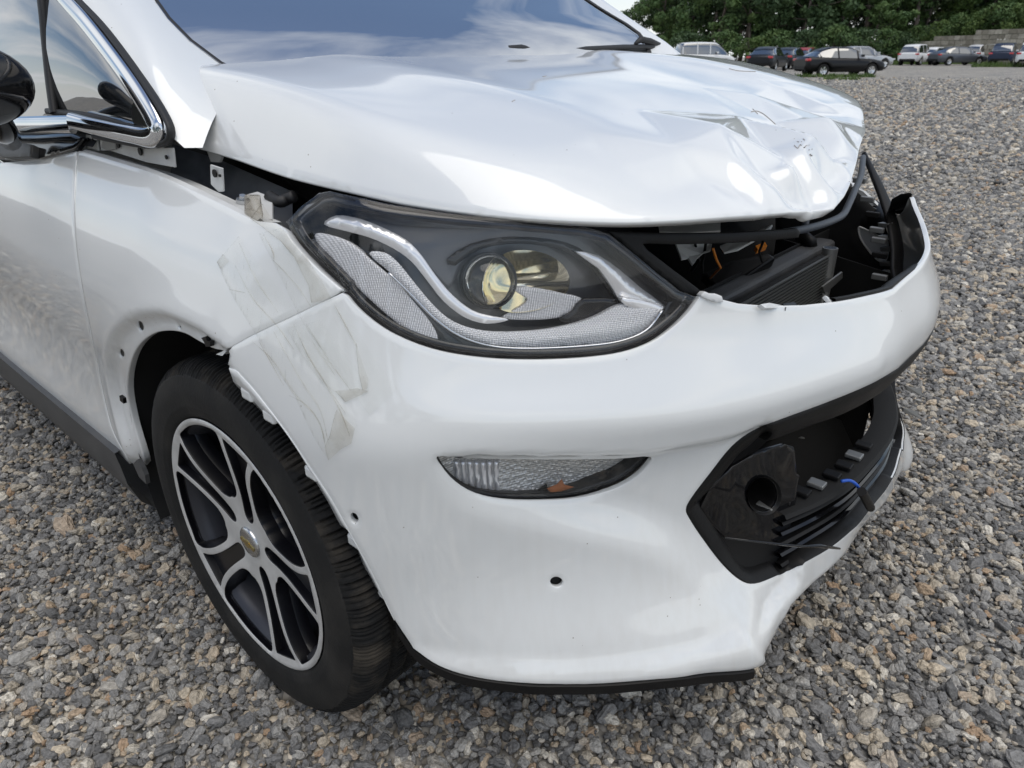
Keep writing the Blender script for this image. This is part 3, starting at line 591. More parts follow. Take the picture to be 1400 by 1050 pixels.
# door (front right) and the panels behind it
uvs = S(smooth_line(shut, 3)); s_door = s_of(x=-1.30, y=-.88)
sl = S([(0, 487), (60, 545), (100, 581), (150, 617), (176, 636)])[::-1]
zs = .33
belt_px = [(104, 206), (60, 216), (30, 219), (0, 222)]
bl = S(belt_px)
do_ = np.vstack([uvs, sl, [(s_door, sl[-1][1])], [(s_door, .93)], bl[::-1]])
V, F = trim(SHELL, inset_poly(do_, .0018), (), h=.014, hem=((.0012, .0006), (.0018, .0026), (.0008, .014)))
door = mesh('door', V, F, M['paint'], CAR)
rear = np.array([(s_door, .33), (SMAX-.02, .33), (SMAX-.02, .93), (s_door, .93)])
V, F = trim(SHELL, inset_poly(rear, .0018), (), h=.05); mesh('rear_side_panel', V, F, M['paint'], CAR)
lf0 = -s_of(x=.02, y=-.88); lsd = np.array([(lf0, .70), (lf0-.36, .70), (lf0-.40, .33), (-SMAX+.02, .33), (-SMAX+.02, .93), (-1.25, .93), (-.95, .86), (lf0+.28, .84)])
V, F = trim(SHELL, lsd, (), h=.05); mesh('side_panel', V, F, M['paint'], CAR)
# sill cladding
s0, s1 = S([(176, 636)])[0][0]-.03, SMAX-.6
nU = 60; rows = [(.335, -.006), (.33, .012), (.30, .016), (.25, .012), (.20, -.004), (.17, -.03), (.16, -.09)]
us = np.linspace(s0, s1, nU); V = []; F = []
for (z, o_) in rows:
    zz = np.full(nU, z)-np.clip((s0+.12-us)/.12, 0, 1)*0; P = SHELL.pos(us, np.full(nU, max(z, .30))); nn = SHELL.nor(us, np.full(nU, .32)); nn[:, 2] = 0
    P = P+nn*o_; P[:, 2] = z; V += list(P)
for r in range(len(rows)-1):
    for i in range(nU-1): F.append((r*nU+i, r*nU+i+1, (r+1)*nU+i+1, (r+1)*nU+i))
sill = mesh('sill_trim', V, F, M['greyplastic'], CAR, angle=40)
# ------------------------------------------------------------------ hood: height field over the plan, with the crash folds
edge3 = np.array([(-.165, -.757), (-.02, -.747), (.119, -.736), (.23, -.722), (.31, -.70), (.43, -.645), (.516, -.545), (.59, -.42), (.637, -.28), (.655, -.14), (.662, 0)])
edgez = np.array([.946, .932, .919, .910, .901, .892, .882, .878, .874, .869, .868])
te = np.r_[0, np.cumsum(np.linalg.norm(np.diff(edge3, axis=0), axis=1))]; tt = np.linspace(0, te[-1], 260)
E2 = spline(te, edge3, tt); EZ = spline(te, edgez, tt)
HG = Grid(-.32, .80, -.86, .86, .004); hp = HG.pts(); ax_ = hp[:, 0]; ay = np.abs(hp[:, 1])
def hood_height(x, y):
    zc = spline([-.35, -.18, .0, .2, .4, .55, .70], [1.072, 1.060, 1.041, 1.013, .972, .932, .884], np.clip(x, -.35, .8))
    fr = sstep(-.1, .6, x); T = zc-(.004+.016*fr)*(y/.6)**2-(.002+.010*fr)*np.clip((y-.35)/.3, 0, 2)**2+.006*np.exp(-((y-.42)/.08)**2)*sstep(.65, .1, x)
    d, t = pldist(np.stack([x, y], -1), E2*[1, -1]); ze = np.interp(t*te[-1], tt, EZ)
    inside = inpoly(np.stack([x, y], -1), np.vstack([E2*[1, -1], [(.662, -.01), (-.5, -.01), (-.5, .757)]]))
    sdist = np.where(inside, d, -d)
    slope = np.interp(t, [0, .25, .45, .62, .80, 1.], [2.3, 2.0, 1.45, 1.1, 1.2, 1.3])
    side = ze+slope*sdist*np.where(sdist > 0, 1-.22*np.clip(sdist/.1, 0, 1), 1)
    k = np.interp(t, [0, .3, .6, 1], [.028, .035, .05, .04]); hgt = np.clip(.5+.5*(side-T)/k, 0, 1)
    return side*(1-hgt)+T*hgt-k*hgt*(1-hgt)
hm = hp[:, 1] <= 1e-6; half_h = hood_height(ax_[hm], ay[hm]).reshape(HG.nu, -1); nh = HG.nv-half_h.shape[1]; HG.G = HG.G+np.hstack([half_h, half_h[:, ::-1][:, 1:nh+1]]); HG.G = blur(HG.G, 7); HG.add(.022*sstep(.12, .6, hp[:, 1])*(.5+.5*sstep(-.22, .1, ax_))*(1-.5*sstep(.30, .6, ax_)))
HOOD0 = Surf(lambda x, y: np.c_[x, y, HG(x, y)], (-.30, .78, -.80, .80), 1, (220, 300)); H0 = HOOD0.inv
# crash folds: (pixel of the fold point, height change in m) over the front left
TIN = [(800, 180, 0), (870, 150, 0), (960, 120, 0), (860, 235, -.002), (930, 212, .004), (985, 194, .012), (1000, 222, .006), (1040, 258, .004), (960, 232, -.006), (905, 255, -.004), (1012, 250, -.007), (1040, 235, -.003), (1062, 262, .003),
       (1010, 160, .001), (1030, 132, .002), (1066, 122, .0025), (1100, 150, -.0025), (1098, 168, .004), (1060, 165, -.0015), (1050, 200, -.003), (1075, 225, .002), (1085, 246, .011), (1100, 229, .013), (1111, 212, .016), (1130, 184, .015), (1148, 176, .004), (1122, 163, .003),
       (1092, 264, -.016), (1078, 272, -.005), (1110, 262, -.014), (1122, 240, -.011), (1138, 262, .004), (1140, 222, .004), (1132, 215, -.007), (1150, 232, -.006), (1152, 202, .007), (1160, 214, -.002),
       (1130, 148, .003), (1152, 154, -.002), (1045, 291, 0), (1080, 289, 0), (1115, 286, 0), (1138, 282, 0), (1152, 266, 0), (1163, 244, 0), (1173, 210, 0), (1183, 176, 0), (1020, 100, 0), (1090, 115, 0), (1135, 128, 0), (1170, 145, 0), (750, 260, 0), (830, 290, 0), (930, 293, 0), (1000, 288, 0)]
tuv = H0([t[:2] for t in TIN]); tz = np.array([t[2] for t in TIN])
print('tin', np.round(tuv[::6], 2).tolist())
ring = np.array([(-.3, -.8), (.78, -.8), (.78, .8), (-.3, .8), (.2, -.6), (.2, 0), (.25, .35), (.2, .65), (.5, .7), (.72, .4), (.74, 0), (.45, .45)]); allt = np.vstack([tuv, ring]); az_ = np.r_[tz, np.zeros(len(ring))]
vo, eo, fo_, ov, oe, of_ = geometry.delaunay_2d_cdt([Vector(p) for p in allt], [], [], 0, 1e-6)
zz = np.zeros(len(hp))
vo = np.array([tuple(v) for v in vo]); vz = np.array([az_[o_[0]] if len(o_) else 0 for o_ in ov])
for f in fo_:
    a, b, c = vo[list(f)]; D = (b[0]-a[0])*(c[1]-a[1])-(c[0]-a[0])*(b[1]-a[1])
    if abs(D) < 1e-12: continue
    l1 = ((b[0]-hp[:, 0])*(c[1]-hp[:, 1])-(c[0]-hp[:, 0])*(b[1]-hp[:, 1]))/D; l2 = ((c[0]-hp[:, 0])*(a[1]-hp[:, 1])-(a[0]-hp[:, 0])*(c[1]-hp[:, 1]))/D; l3 = 1-l1-l2
    m = (l1 >= -1e-6) & (l2 >= -1e-6) & (l3 >= -1e-6); zz[m] = (l1*vz[f[0]]+l2*vz[f[1]]+l3*vz[f[2]])[m]
Z = blur(zz.reshape(HG.nu, HG.nv), 4)*1.9
HG.G = HG.G+Z
HOOD = Surf(lambda x, y: np.c_[x, y, HG(x, y)], (-.30, .78, -.80, .80), 1, (220, 300)); H = HOOD.inv
hood_rear = [(262, 88), (300, 83), (360, 86), (420, 86), (480, 84), (540, 81), (620, 77), (700, 74), (800, 70), (905, 67)]
hood_right = [(242, 186), (262, 198), (290, 207), (320, 216), (360, 230), (400, 243), (440, 253), (480, 262), (520, 271), (560, 279), (630, 289), (700, 296), (780, 301), (855, 303), (930, 300), (1000, 295), (1060, 291), (1110, 287), (1135, 285)]
LEFT_BACK = np.array([(.47, .42), (.43, .52), (.36, .62), (.28, .68), (.12, .73), (-.02, .74), (-.165, .75)])
hr = H0(smooth_line(hood_right, 4)); hb = H(hood_rear)
lfx = H0(smooth_line([(1140, 284), (1152, 270), (1161, 252), (1167, 234), (1172, 214), (1176, 196), (1183, 178)], 3)); print('lf', np.round(lfx, 3).tolist())
left_edge = np.vstack([lfx, LEFT_BACK])
print('hood right', np.round(hr[::2], 3).tolist()); print('rear', np.round(hb, 3).tolist())
hb_s = [(-.165, -.735), (-.17, -.68), (-.185, -.55), (-.20, -.35), (-.205, 0), (-.20, .35), (-.185, .55), (-.17, .70)]
ho = np.vstack([hr, left_edge, np.array(hb_s)[::-1]])
V, F = trim(HOOD, ho, (), h=.0072, hem=((.0014, .0008), (.0020, .0030), (.0006, .012), (-.01, .014)))
hood = mesh('hood', V, F, M['paint'], CAR); hood['label'] = 'white hood buckled and creased at its front corner'
# ------------------------------------------------------------------ headlamp
_oc = {}
def offs(surf, d):                   # the shell pushed in by -d, cached
    d_ = (id(surf), d)
    if d_ not in _oc: _oc[d_] = Surf(lambda u, v: surf.pos(u, v)+surf.nor(u, v)*d, (-.6, 1.45, .14, .985), surf.sign, (170, 80))
    return _oc[d_]
LAMP = empty('headlight'); LAMP.parent = CAR
lens_top = [(957, 406), (930, 396), (900, 372), (868, 345), (834, 318), (800, 308), (720, 300), (640, 292), (560, 281), (500, 269), (452, 259), (436, 262), (412, 280), (390, 303)]
lens_low = [tuple(p) for p in lampcut][::-1]
lens_px = smooth_line([(391, 305), (410, 337), (440, 368), (470, 397)], 3)
lens_out = np.vstack([S(lens_px), S(lens_low[::-1]), S(lens_top)])
LIN = inset_poly(resample(lens_out, .01, True), .003)
V, F = trim(SHELL, LIN, (), h=.012, off=.001, hem=((.0012, .0008), (.0016, .003), (.001, .03)))
lens = mesh('lens', V, F, M['lens'], LAMP)
# black rim of the lamp that shows round the lens
rim_in = inset_poly(resample(lens_out, .01, True), .013)
S18 = offs(SHELL, -.008)
V, F = trim(S18, LIN, [rim_in], h=.006, hem=((0, .001), (0, .04))); mesh('bezel_rim', V, F, M['blackgloss'], LAMP)
S80 = offs(SHELL, -.085)
V, F = trim(S80, LIN, (), h=.012, hem=((0, -.02), (0, -.078)), hemholes=False); mesh('housing', V, F, M['bezelgrey'], LAMP)
C5 = lambda pts: [(380+x/2.414, 230+y/2.414) for x, y in pts]
def piece(name, pts, d, m, h=.006, hem=((.0006, .0006), (.0008, .003), (0, .012)), sm=3, bulge=0, parent=LAMP, closed_smooth=True, conv=C5):
    sf = offs(SHELL, d); px = conv(pts)
    if sm: px = smooth_line(px, sm, True)
    uv = sf.inv(px); ff = None
    if bulge:
        def ff(vo): dd, _ = pldist(vo, np.vstack([uv, uv[:1]])); return bulge*sstep(0, .012, dd)
    V, F = trim(sf, uv, (), h=h, hem=hem, offf=ff); return mesh(name, V, F, m, parent)
# smoky inner bezel, upper and lower pieces
piece('inner_bezel', [(70, 150), (150, 105), (420, 150), (760, 190), (1050, 205), (1300, 400), (1240, 470), (1010, 290), (900, 250), (700, 250), (600, 330), (560, 400), (440, 270), (300, 200), (160, 170), (110, 210), (60, 190)], -.055, M['bezelgrey'], sm=2)
piece('lower_bezel', [(60, 185), (118, 205), (250, 400), (420, 560), (530, 580), (560, 530), (700, 590), (1000, 600), (1230, 540), (1290, 440), (1340, 430), (1230, 560), (1040, 615), (760, 625), (540, 600), (400, 540), (200, 370)], -.022, M['blackgloss'], sm=2)
piece('divider', [(290, 285), (330, 330), (450, 460), (540, 560), (560, 585), (620, 590), (540, 520), (430, 390), (360, 310), (320, 275)], -.020, M['blackgloss'], sm=2)
piece('chrome_blade', [(152, 184), (190, 157), (255, 164), (335, 192), (420, 236), (470, 285), (520, 355), (575, 420), (640, 470), (705, 490), (760, 500), (690, 512), (620, 492), (550, 440), (490, 365), (440, 305), (380, 262), (300, 226), (220, 204)], -.020, M['reflector'], h=.005, bulge=.006)
piece('side_reflector', [(125, 216), (182, 224), (245, 252), (315, 312), (385, 372), (445, 440), (503, 510), (527, 562), (500, 570), (430, 535), (340, 465), (250, 380), (170, 300), (132, 250)], -.016, M['honey'], h=.005)
strip = piece('light_guide', [(302, 282), (350, 280), (392, 310), (442, 370), (500, 440), (560, 496), (630, 528), (720, 542), (850, 538), (960, 520), (1050, 492), (1125, 455), (1200, 442), (1272, 458), (1222, 528), (1120, 568), (980, 584), (820, 590), (700, 580), (600, 547), (520, 492), (440, 412), (370, 342)], -.018, M['ledstrip'], h=.005, bulge=.007)
V, F = tube(offs(SHELL, -.012).pos(*offs(SHELL, -.012).inv(C5(smooth_line([(365, 345), (440, 418), (520, 498), (600, 553), (700, 586), (820, 595), (980, 589), (1120, 573), (1215, 535), (1270, 468)], 6))).T), .0016, 6); mesh('chrome_line', V, F, M['chrome'], LAMP)
piece('inner_blade', [(985, 276), (1060, 290), (1130, 338), (1200, 398), (1275, 455), (1240, 462), (1140, 440), (1110, 402), (1060, 330)], -.028, M['reflector'], h=.005, sm=2, bulge=.004)
piece('blade_foot', [(1140, 428), (1210, 440), (1272, 462), (1240, 478), (1150, 452)], -.014, M['reflector'], h=.005, sm=2)
# stepped lip and screws inside the lamp, seen through the lens
piece('bezel_step', [(560, 300), (640, 250), (760, 228), (900, 236), (990, 262), (1075, 330), (1120, 395), (1140, 432), (1120, 440), (1090, 400), (1040, 335), (970, 285), (890, 256), (770, 248), (660, 268), (585, 320)], -.046, M['blackgloss'], h=.006, sm=2)
piece('shroud', [(1010, 432), (1140, 436), (1135, 452), (1060, 490), (960, 510), (930, 500), (975, 472)], -.030, M['blackgloss'], h=.006, sm=2)
# projector: bowl, plate, lens ball
ax5 = SHELL.nor(*[np.array([q]) for q in S([(690, 390)])[0]])[0]
sB = offs(SHELL, -.052)
bc = sB.pos(*[np.array([q]) for q in sB.inv(C5([(790, 385)]))[0]])[0]
zax = Vector(ax5+np.array([.1, -.05, .12])).normalized(); xax = zax.cross(Vector((0, 0, 1))).normalized(); yax = xax.cross(zax)
if proj(np.array(bc)+np.array(xax)*.01)[0] < proj(bc)[0]: xax = -xax
V = []; F = []; nA, nR = 40, 10
for r in range(nR):
    q = r/(nR-1)
    for a in range(nA):
        th = 2*math.pi*a/nA; ex = .052*(1.25 if math.cos(th) > 0 else .9); ey = .043*(1 if math.sin(th) > 0 else .8)
        V.append(Vector(bc)+xax*(ex*q*math.cos(th))+yax*(ey*q*math.sin(th))+zax*(.045*q*q-.03))
for r in range(nR-1):
    for a in range(nA): F.append((r*nA+a, r*nA+(a+1) % nA, (r+1)*nA+(a+1) % nA, (r+1)*nA+a))
proj_ = mesh('projector_bowl', V, F, M['warmrefl'], LAMP)
piece('projector_plate', [(770, 395), (860, 398), (940, 415), (1005, 432), (970, 470), (930, 492), (820, 500), (740, 492), (800, 460), (825, 430)], -.036, M['honey'], h=.005, sm=2)
sL = offs(SHELL, -.034); lc = sL.pos(*[np.array([q]) for q in sL.inv(C5([(700, 372)]))[0]])[0]
bm = bmesh.new(); bmesh.ops.create_uvsphere(bm, u_segments=32, v_segments=20, radius=.031)
ang = Vector((0, 0, 1)).rotation_difference(zax).to_matrix().to_4x4()
for v in bm.verts:
    v.co.z *= .72
    if v.co.z < 0: v.co.z *= .25
bm.transform(Matrix.Translation(Vector(lc)) @ ang); bm_obj('projector_lens', bm, M['glassball'], LAMP, angle=80)
V = []; F = []
for k, (r, z) in enumerate(((.031, .0), (.0335, .003), (.035, -.002), (.034, -.03))):
    for a in range(36): th = 2*math.pi*a/36; V.append(Vector(lc)+xax*(r*math.cos(th))+yax*(r*math.sin(th))+zax*z)
for k in range(3):
    for a in range(36): F.append((k*36+a, k*36+(a+1) % 36, (k+1)*36+(a+1) % 36, (k+1)*36+a))
mesh('projector_ring', V, F, M['blackgloss'], LAMP)
# ------------------------------------------------------------------ turn signal lamp in the bumper
FOG = empty('turn_signal'); FOG.parent = CAR
fo_in = inset_poly(resample(fhole, .006, True), -.002)
V, F = trim(SHELL, fo_in, (), h=.008, off=-.012, hem=((.0005, .001), (0, .012))); mesh('lens', V, F, M['lens'], FOG)
V, F = trim(SHELL, inset_poly(resample(fhole, .006, True), -.004), [inset_poly(resample(fhole, .006, True), .0065)], h=.005, off=-.017, hem=((0, .001), (0, .03))); mesh('bezel', V, F, M['black'], FOG)
V, F = trim(SHELL, inset_poly(resample(fhole, .006, True), -.004), (), h=.008, off=-.040, hem=((0, -.01), (0, -.022))); mesh('reflector', V, F, M['fogrefl'], FOG)
sF = offs(SHELL, -.036); 
for k in range(7):
    x = 622+k*9; uv = sF.inv([(x, 629), (x+7, 629), (x+9, 662-abs(3-k)*0+min(k*3, 14)), (x+2, 657+min(k*3, 14))]); V, F = trim(sF, uv, (), h=.006, hem=((0, .002), (0, .014))); mesh('rib', V, F, M['reflector'], FOG)
sF2 = offs(SHELL, -.03); uv = sF2.inv([(722, 684), (735, 673), (748, 664), (750, 682)]); V, F = trim(sF2, uv, (), h=.006); mesh('bracket', V, F, M['black'], FOG)
sF3 = offs(SHELL, -.018); uv = sF3.inv([(748, 668), (762, 662), (768, 655), (772, 663), (785, 666), (770, 671), (756, 676)]); V, F = trim(sF3, uv, (), h=.006, hem=((0, .001),)); mesh('dry_leaf', V, F, M['leafdry'], FOG)
# ------------------------------------------------------------------ wheels (local frame: axis along -y is outward)
def make_wheel():
    W_ = empty('wheel'); W_.parent = CAR
    # tyre
    NP, K = 120, 6
    prof_t = [(.224, .094, 0), (.232, .104, 0), (.240, .1085, 0), (.2475, .1095, 0), (.2495, .1105, 0), (.253, .1105, 0), (.268, .1125, 0), (.284, .1115, 0), (.296, .1075, 0), (.3005, .1065, 0), (.303, .1045, .15), (.311, .099, .6), (.3175, .091, 1), (.3215, .080, 1), (.3230, .066, 1), (.3235, .053, 1), (.3165, .050, 0), (.3165, .042, 0), (.3245, .039, .8), (.325, .018, .8), (.3170, .015, 0), (.3170, .006, 0), (.325, .003, .5)]
    prof_t = prof_t+[(r, -d, g) for r, d, g in prof_t[::-1]]
    nC = NP*K; m = len(prof_t); V = []; F = []; mi = []
    rng = np.random.default_rng(3); jit = rng.uniform(-.0012, .0012, NP); pw = rng.choice([.75, 1., 1.3], NP); pe = np.r_[0, np.cumsum(pw/pw.sum())]*2*math.pi
    for c in range(nC):
        kk = c % K; th = pe[c//K]+(pe[c//K+1]-pe[c//K])*(0, .16, .36, .56, .70, .86)[kk]
        for j, (r, d, g) in enumerate(prof_t):
            sk = .010*math.sin(d*55) if g else 0
            dep = (.0085 if kk == 0 else (.0040 if kk == 3 else 0))*g
            rr = r-dep+(jit[c//K] if g else 0); t2 = th+sk*.35+ (.004*abs(d)/.1 if g else 0)
            V.append((rr*math.cos(t2), -d, rr*math.sin(t2)))
    for c in range(nC):
        n = (c+1) % nC
        for j in range(m-1): F.append((c*m+j, n*m+j, n*m+j+1, c*m+j+1)); mi.append(1 if (9 < j < m-11) else 0)
    ty = mesh('tyre', V, F, M['rubber'], W_, angle=28); ty.data.materials.append(M['tread']); ty.data.polygons.foreach_set('material_index', mi)
    # alloy face: disc cut by five openings and five slots
    def face(u, v): r = np.hypot(u, v); return np.c_[u, -(.103-.016*sstep(.21, .05, r)+.004*np.exp(-((r-.225)/.006)**2)), v]
    FS = Surf.__new__(Surf); FS.f = face; FS.sign = 1; FS.dom = (-1, 1, -1, 1)
    th = np.linspace(0, 2*math.pi, 120, endpoint=False); circ = np.stack([np.cos(th), np.sin(th)], -1)
    slot_w = [(.047, .004), (.053, .011), (.065, .0145), (.09, .0150), (.13, .0165), (.165, .0215), (.19, .029), (.206, .035), (.2105, .029)]
    arm_w = [(.094, .0285), (.13, .0290), (.16, .0330), (.185, .0400), (.2, .0465)]
    slots, opens = [], []
    for k in range(5):
        a = math.radians(5+72*k); R2 = np.array([[math.cos(a), -math.sin(a)], [math.sin(a), math.cos(a)]])
        p = [(r, w_) for r, w_ in slot_w]+[(r, -w_) for r, w_ in slot_w[::-1]]; slots.append(smooth_line(np.array(p)@R2.T, 3, True))
        side1 = [np.array([r, w_]) for r, w_ in arm_w]; b = math.radians(72); R3 = np.array([[math.cos(b), -math.sin(b)], [math.sin(b), math.cos(b)]])
        side2 = [R3@np.array([r, -w_]) for r, w_ in arm_w]; a1 = math.atan2(side1[-1][1], side1[-1][0]); a2 = math.atan2(side2[-1][1], side2[-1][0])
        arc = [np.array([.2185*math.cos(q), .2185*math.sin(q)]) for q in np.linspace(a1+.04, a2-.04, 7)]
        mid = [np.array([.084*math.cos(math.radians(36)+q), .084*math.sin(math.radians(36)+q)]) for q in (.15, 0, -.15)]
        opens.append(smooth_line(np.array(side1+arc+side2[::-1]+mid)@R2.T, 3, True))
    bolts = []
    V, F = trim(FS, circ*.2295, slots+opens, h=.0055, hem=((.0006, .0004), (.0009, .0016), (.002, .022)))
    rim = mesh('rim', V, F, M['alum'], W_, angle=50); rim.data.materials.append(M['alloydark']); nt_ = len(rim.data.polygons); rim.data.polygons.foreach_set('material_index', [1 if len(p.vertices) == 4 else 0 for p in rim.data.polygons])
    FB = Surf.__new__(Surf); FB.f = lambda u, v: face(u, v)+np.array([0, .013, 0]); FB.sign = 1; FB.dom = FS.dom
    V, F = trim(FB, circ*.222, opens, h=.009, hem=((.001, .001), (.001, .03))); mesh('spoke_pocket', V, F, M['alloydark'], W_, angle=50)
    # barrel
    pr = [(.2285, .100), (.2235, .094), (.214, .088), (.208, .07), (.203, .02), (.203, -.06), (.21, -.10)]; V = []; F = []; n = 72
    for r, d in pr:
        for a in range(n): t = 2*math.pi*a/n; V.append((r*math.cos(t), -d, r*math.sin(t)))
    for j in range(len(pr)-1):
        for a in range(n): F.append((j*n+a, j*n+(a+1) % n, (j+1)*n+(a+1) % n, (j+1)*n+a))
    mesh('barrel', V, F, M['barrel'], W_)
    pr = [(.001, .02), (.06, .02), (.065, .0), (.138, .0), (.138, -.024), (.05, -.024), (.001, -.05)]; V = []; F = []
    for r, d in pr:
        for a in range(n): t = 2*math.pi*a/n; V.append((r*math.cos(t), -d, r*math.sin(t)))
    for j in range(len(pr)-1):
        for a in range(n): F.append((j*n+a, j*n+(a+1) % n, (j+1)*n+(a+1) % n, (j+1)*n+a))
    mesh('brake_disc', V, F, M['disc'], W_, angle=30)
    V = []; F = []
    for d in (.022, -.04):
        for r in (.085, .150, .162):
            for q in np.linspace(-.42, .42, 7): V.append((r*math.cos(q+.35), -d, r*math.sin(q+.35)))
    for i in range(2):
        for j in range(6):
            a = i*7+j; F.append((a, a+1, a+8, a+7)); F.append((21+a, 21+a+7, 21+a+8, 21+a+1))
    for j in range(6): F.append((j, 21+j, 22+j, j+1)); F.append((14+j, 15+j, 36+j, 35+j))
    for i in range(2): F.append((i*7, i*7+7, 21+i*7+7, 21+i*7)); F.append((i*7+6, 21+i*7+6, 21+i*7+13, i*7+13))
    bevel(mesh('brake_caliper', V, F, M['tank'], W_, smooth=False), .006)
    # centre cap with the wheel's bow-tie emblem
    V = []; F = []; n2 = 36
    pr = [(.0, .0935), (.018, .0932), (.026, .092), (.0285, .0895), (.0285, .085)]
    for r, d in pr:
        for a in range(n2): t = 2*math.pi*a/n2; V.append((r*math.cos(t), -d, r*math.sin(t)))
    for j in range(len(pr)-1):
        for a in range(n2): F.append((j*n2+a, j*n2+(a+1) % n2, (j+1)*n2+(a+1) % n2, (j+1)*n2+a))
    cap = mesh('centre_cap', V, F, M['satin'], W_)
    bt = np.array([(-.021, -.0035), (-.006, -.0035), (-.007, -.007), (.005, -.007), (.006, -.0035), (.021, -.0035), (.0225, .0035), (.0065, .0035), (.0075, .007), (-.0045, .007), (-.0055, .0035), (-.0195, .0035)])
    al = math.radians(-8); bt = bt@np.array([[math.cos(al), math.sin(al)], [-math.sin(al), math.cos(al)]])
    V, F = prism([(x, -.0948, z) for x, z in bt], (0, -1, 0), .003); mesh('emblem', V, F, M['gold'], W_, smooth=False)
    return W_
M['gold'] = mat('gold_emblem', (.55, .42, .16), .25, 1)
wheel = make_wheel(); wheel.location = (0, -.75, .322)
def copy_tree(o, parent=None, loc=None, rz=None):
    c = o.copy(); COL.objects.link(c); c.parent = parent
    if loc is not None: c.location = loc
    if rz is not None: c.rotation_euler = (0, 0, rz)
    for ch in list(o.children):
        if ch is not c: copy_tree(ch, c)
    return c
for loc, rz in (((0, .75, .322), math.pi), ((-2.6, -.75, .322), 0), ((-2.6, .75, .322), math.pi)): copy_tree(wheel, CAR, loc, rz)
# wheel housings
for (x, sy) in ((0, -1), (0, 1), (-2.6, -1), (-2.6, 1)):
    V = []; F = []; n = 30
    for y in (.79, .46):
        for a in range(n+1): t = math.pi*(.13+.98*a/n); V.append((x+.398*math.cos(t), sy*(y+(.062*sstep(.30, .42, t/math.pi) if y > .5 and x > -1 else 0)), .33+.398*math.sin(t)))
    F = [(a, a+1, n+2+a, n+1+a) for a in range(n)]; k = len(V); V.append((x, sy*.46, .33)); F += [(n+1+a, n+2+a, k) for a in range(n)]
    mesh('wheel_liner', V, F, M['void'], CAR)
# ------------------------------------------------------------------ inside the nose
def plate(name, pts3, th, m, parent, nrm=None, bev=0):
    P = np.array(pts3, float)
    if nrm is None:
        nrm = np.zeros(3)
        for i in range(len(P)): nrm += np.cross(P[i], P[(i+1) % len(P)])
        if nrm@(CAM-P.mean(0)) < 0: nrm = -nrm
    V, F = prism(P, nrm, th); o = mesh(name, V, F, m, parent, smooth=False)
    if bev: bevel(o, bev)
    return o
# black sheets added inside the nose so its openings look dark
def wall(pts, name='black_backing'): plate(name, pts, .004, M['void'], CAR)
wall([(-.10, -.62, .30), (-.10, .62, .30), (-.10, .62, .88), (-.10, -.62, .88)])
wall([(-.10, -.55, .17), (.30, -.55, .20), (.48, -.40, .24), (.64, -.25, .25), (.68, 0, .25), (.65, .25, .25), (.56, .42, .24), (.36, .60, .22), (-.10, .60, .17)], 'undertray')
wall([(-.10, -.62, .2), (.28, -.62, .2), (.28, -.62, .72), (-.10, -.62, .88)], 'black_side_sheet')
wall([(-.10, .62, .2), (.24, .62, .2), (.20, .62, .60), (-.10, .62, .80)], 'black_side_sheet')
wall([(.28, -.54, .2), (.44, -.36, .2), (.44, -.36, .62), (.28, -.54, .66)], 'black_side_sheet')
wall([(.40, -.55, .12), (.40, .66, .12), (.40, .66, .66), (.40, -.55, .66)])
wall([(.30, .50, .17), (.62, .40, .17), (.62, .40, .62), (.30, .50, .64)], 'black_side_sheet')
PLW = Surf(lambda u, v: np.c_[u, np.full(len(u), .585), v], (-.3, .8, .1, 1.0), 1)
if PLW.nor(np.array([0.]), np.array([.5]))[0][1] > 0: PLW = Surf(PLW.f, PLW.dom, -1)
wing_hole = PLW.inv(smooth_line([(1174, 311), (1182, 313), (1200, 322), (1212, 325), (1213, 352), (1204, 357), (1196, 352), (1184, 338), (1176, 324)], 3, True))
V, F = trim(PLW, PLW.inv([(1060, 262), (1165, 256), (1206, 296), (1216, 330), (1220, 395), (1210, 420), (1060, 440)]), [wing_hole], h=.03, hem=((0, .004),)); mesh('black_side_sheet', V, F, M['void'], CAR)  # black sheet added so the far side of the bay looks dark
def at3(px, py, ax, val): return at(px, py, ax, val)
# condenser: finned core and end tank, standing across the bay at x = .50
XR = .47
tl, tr_ = at3(1012, 418, 0, XR), at3(1130, 341, 0, XR); z_top = (tl[2]+tr_[2])/2
y0, y1 = -.42, tr_[1]
RAD = empty('condenser'); RAD.parent = CAR
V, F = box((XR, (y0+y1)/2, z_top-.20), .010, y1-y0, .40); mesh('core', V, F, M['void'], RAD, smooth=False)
nf = 46; fin = None
for k in range(nf):
    z = z_top-.003-k*.0075
    V, F = box((XR+.003, (y0+y1)/2, z), .016, y1-y0, .0034); 
    if fin is None: fin = mesh('fin', *box((0, 0, 0), .016, y1-y0, .0034), M['radiator'], RAD, smooth=False); fin.location = (XR+.003, (y0+y1)/2, z)
    else: o = fin.copy(); COL.objects.link(o); o.parent = RAD; o.location = (XR+.003, (y0+y1)/2, z)
V, F = tube([(XR+.004, y1+.012, z_top+.012), (XR+.004, y1+.012, z_top-.40)], .0165, 20); mesh('end_tank', V, F, M['tank'], RAD, angle=40)
V, F = tube([(XR+.004, y1+.012, z_top+.010), (XR+.004, y1+.012, z_top+.0125)], .0135, 20); mesh('tank_cap', V, F, M['satin'], RAD, angle=40)
plate('bracket', [at3(1125, 392, 0, XR+.02), at3(1152, 372, 0, XR+.03), at3(1152, 380, 0, XR+.03), at3(1128, 402, 0, XR+.02)], .004, M['tank'], RAD)
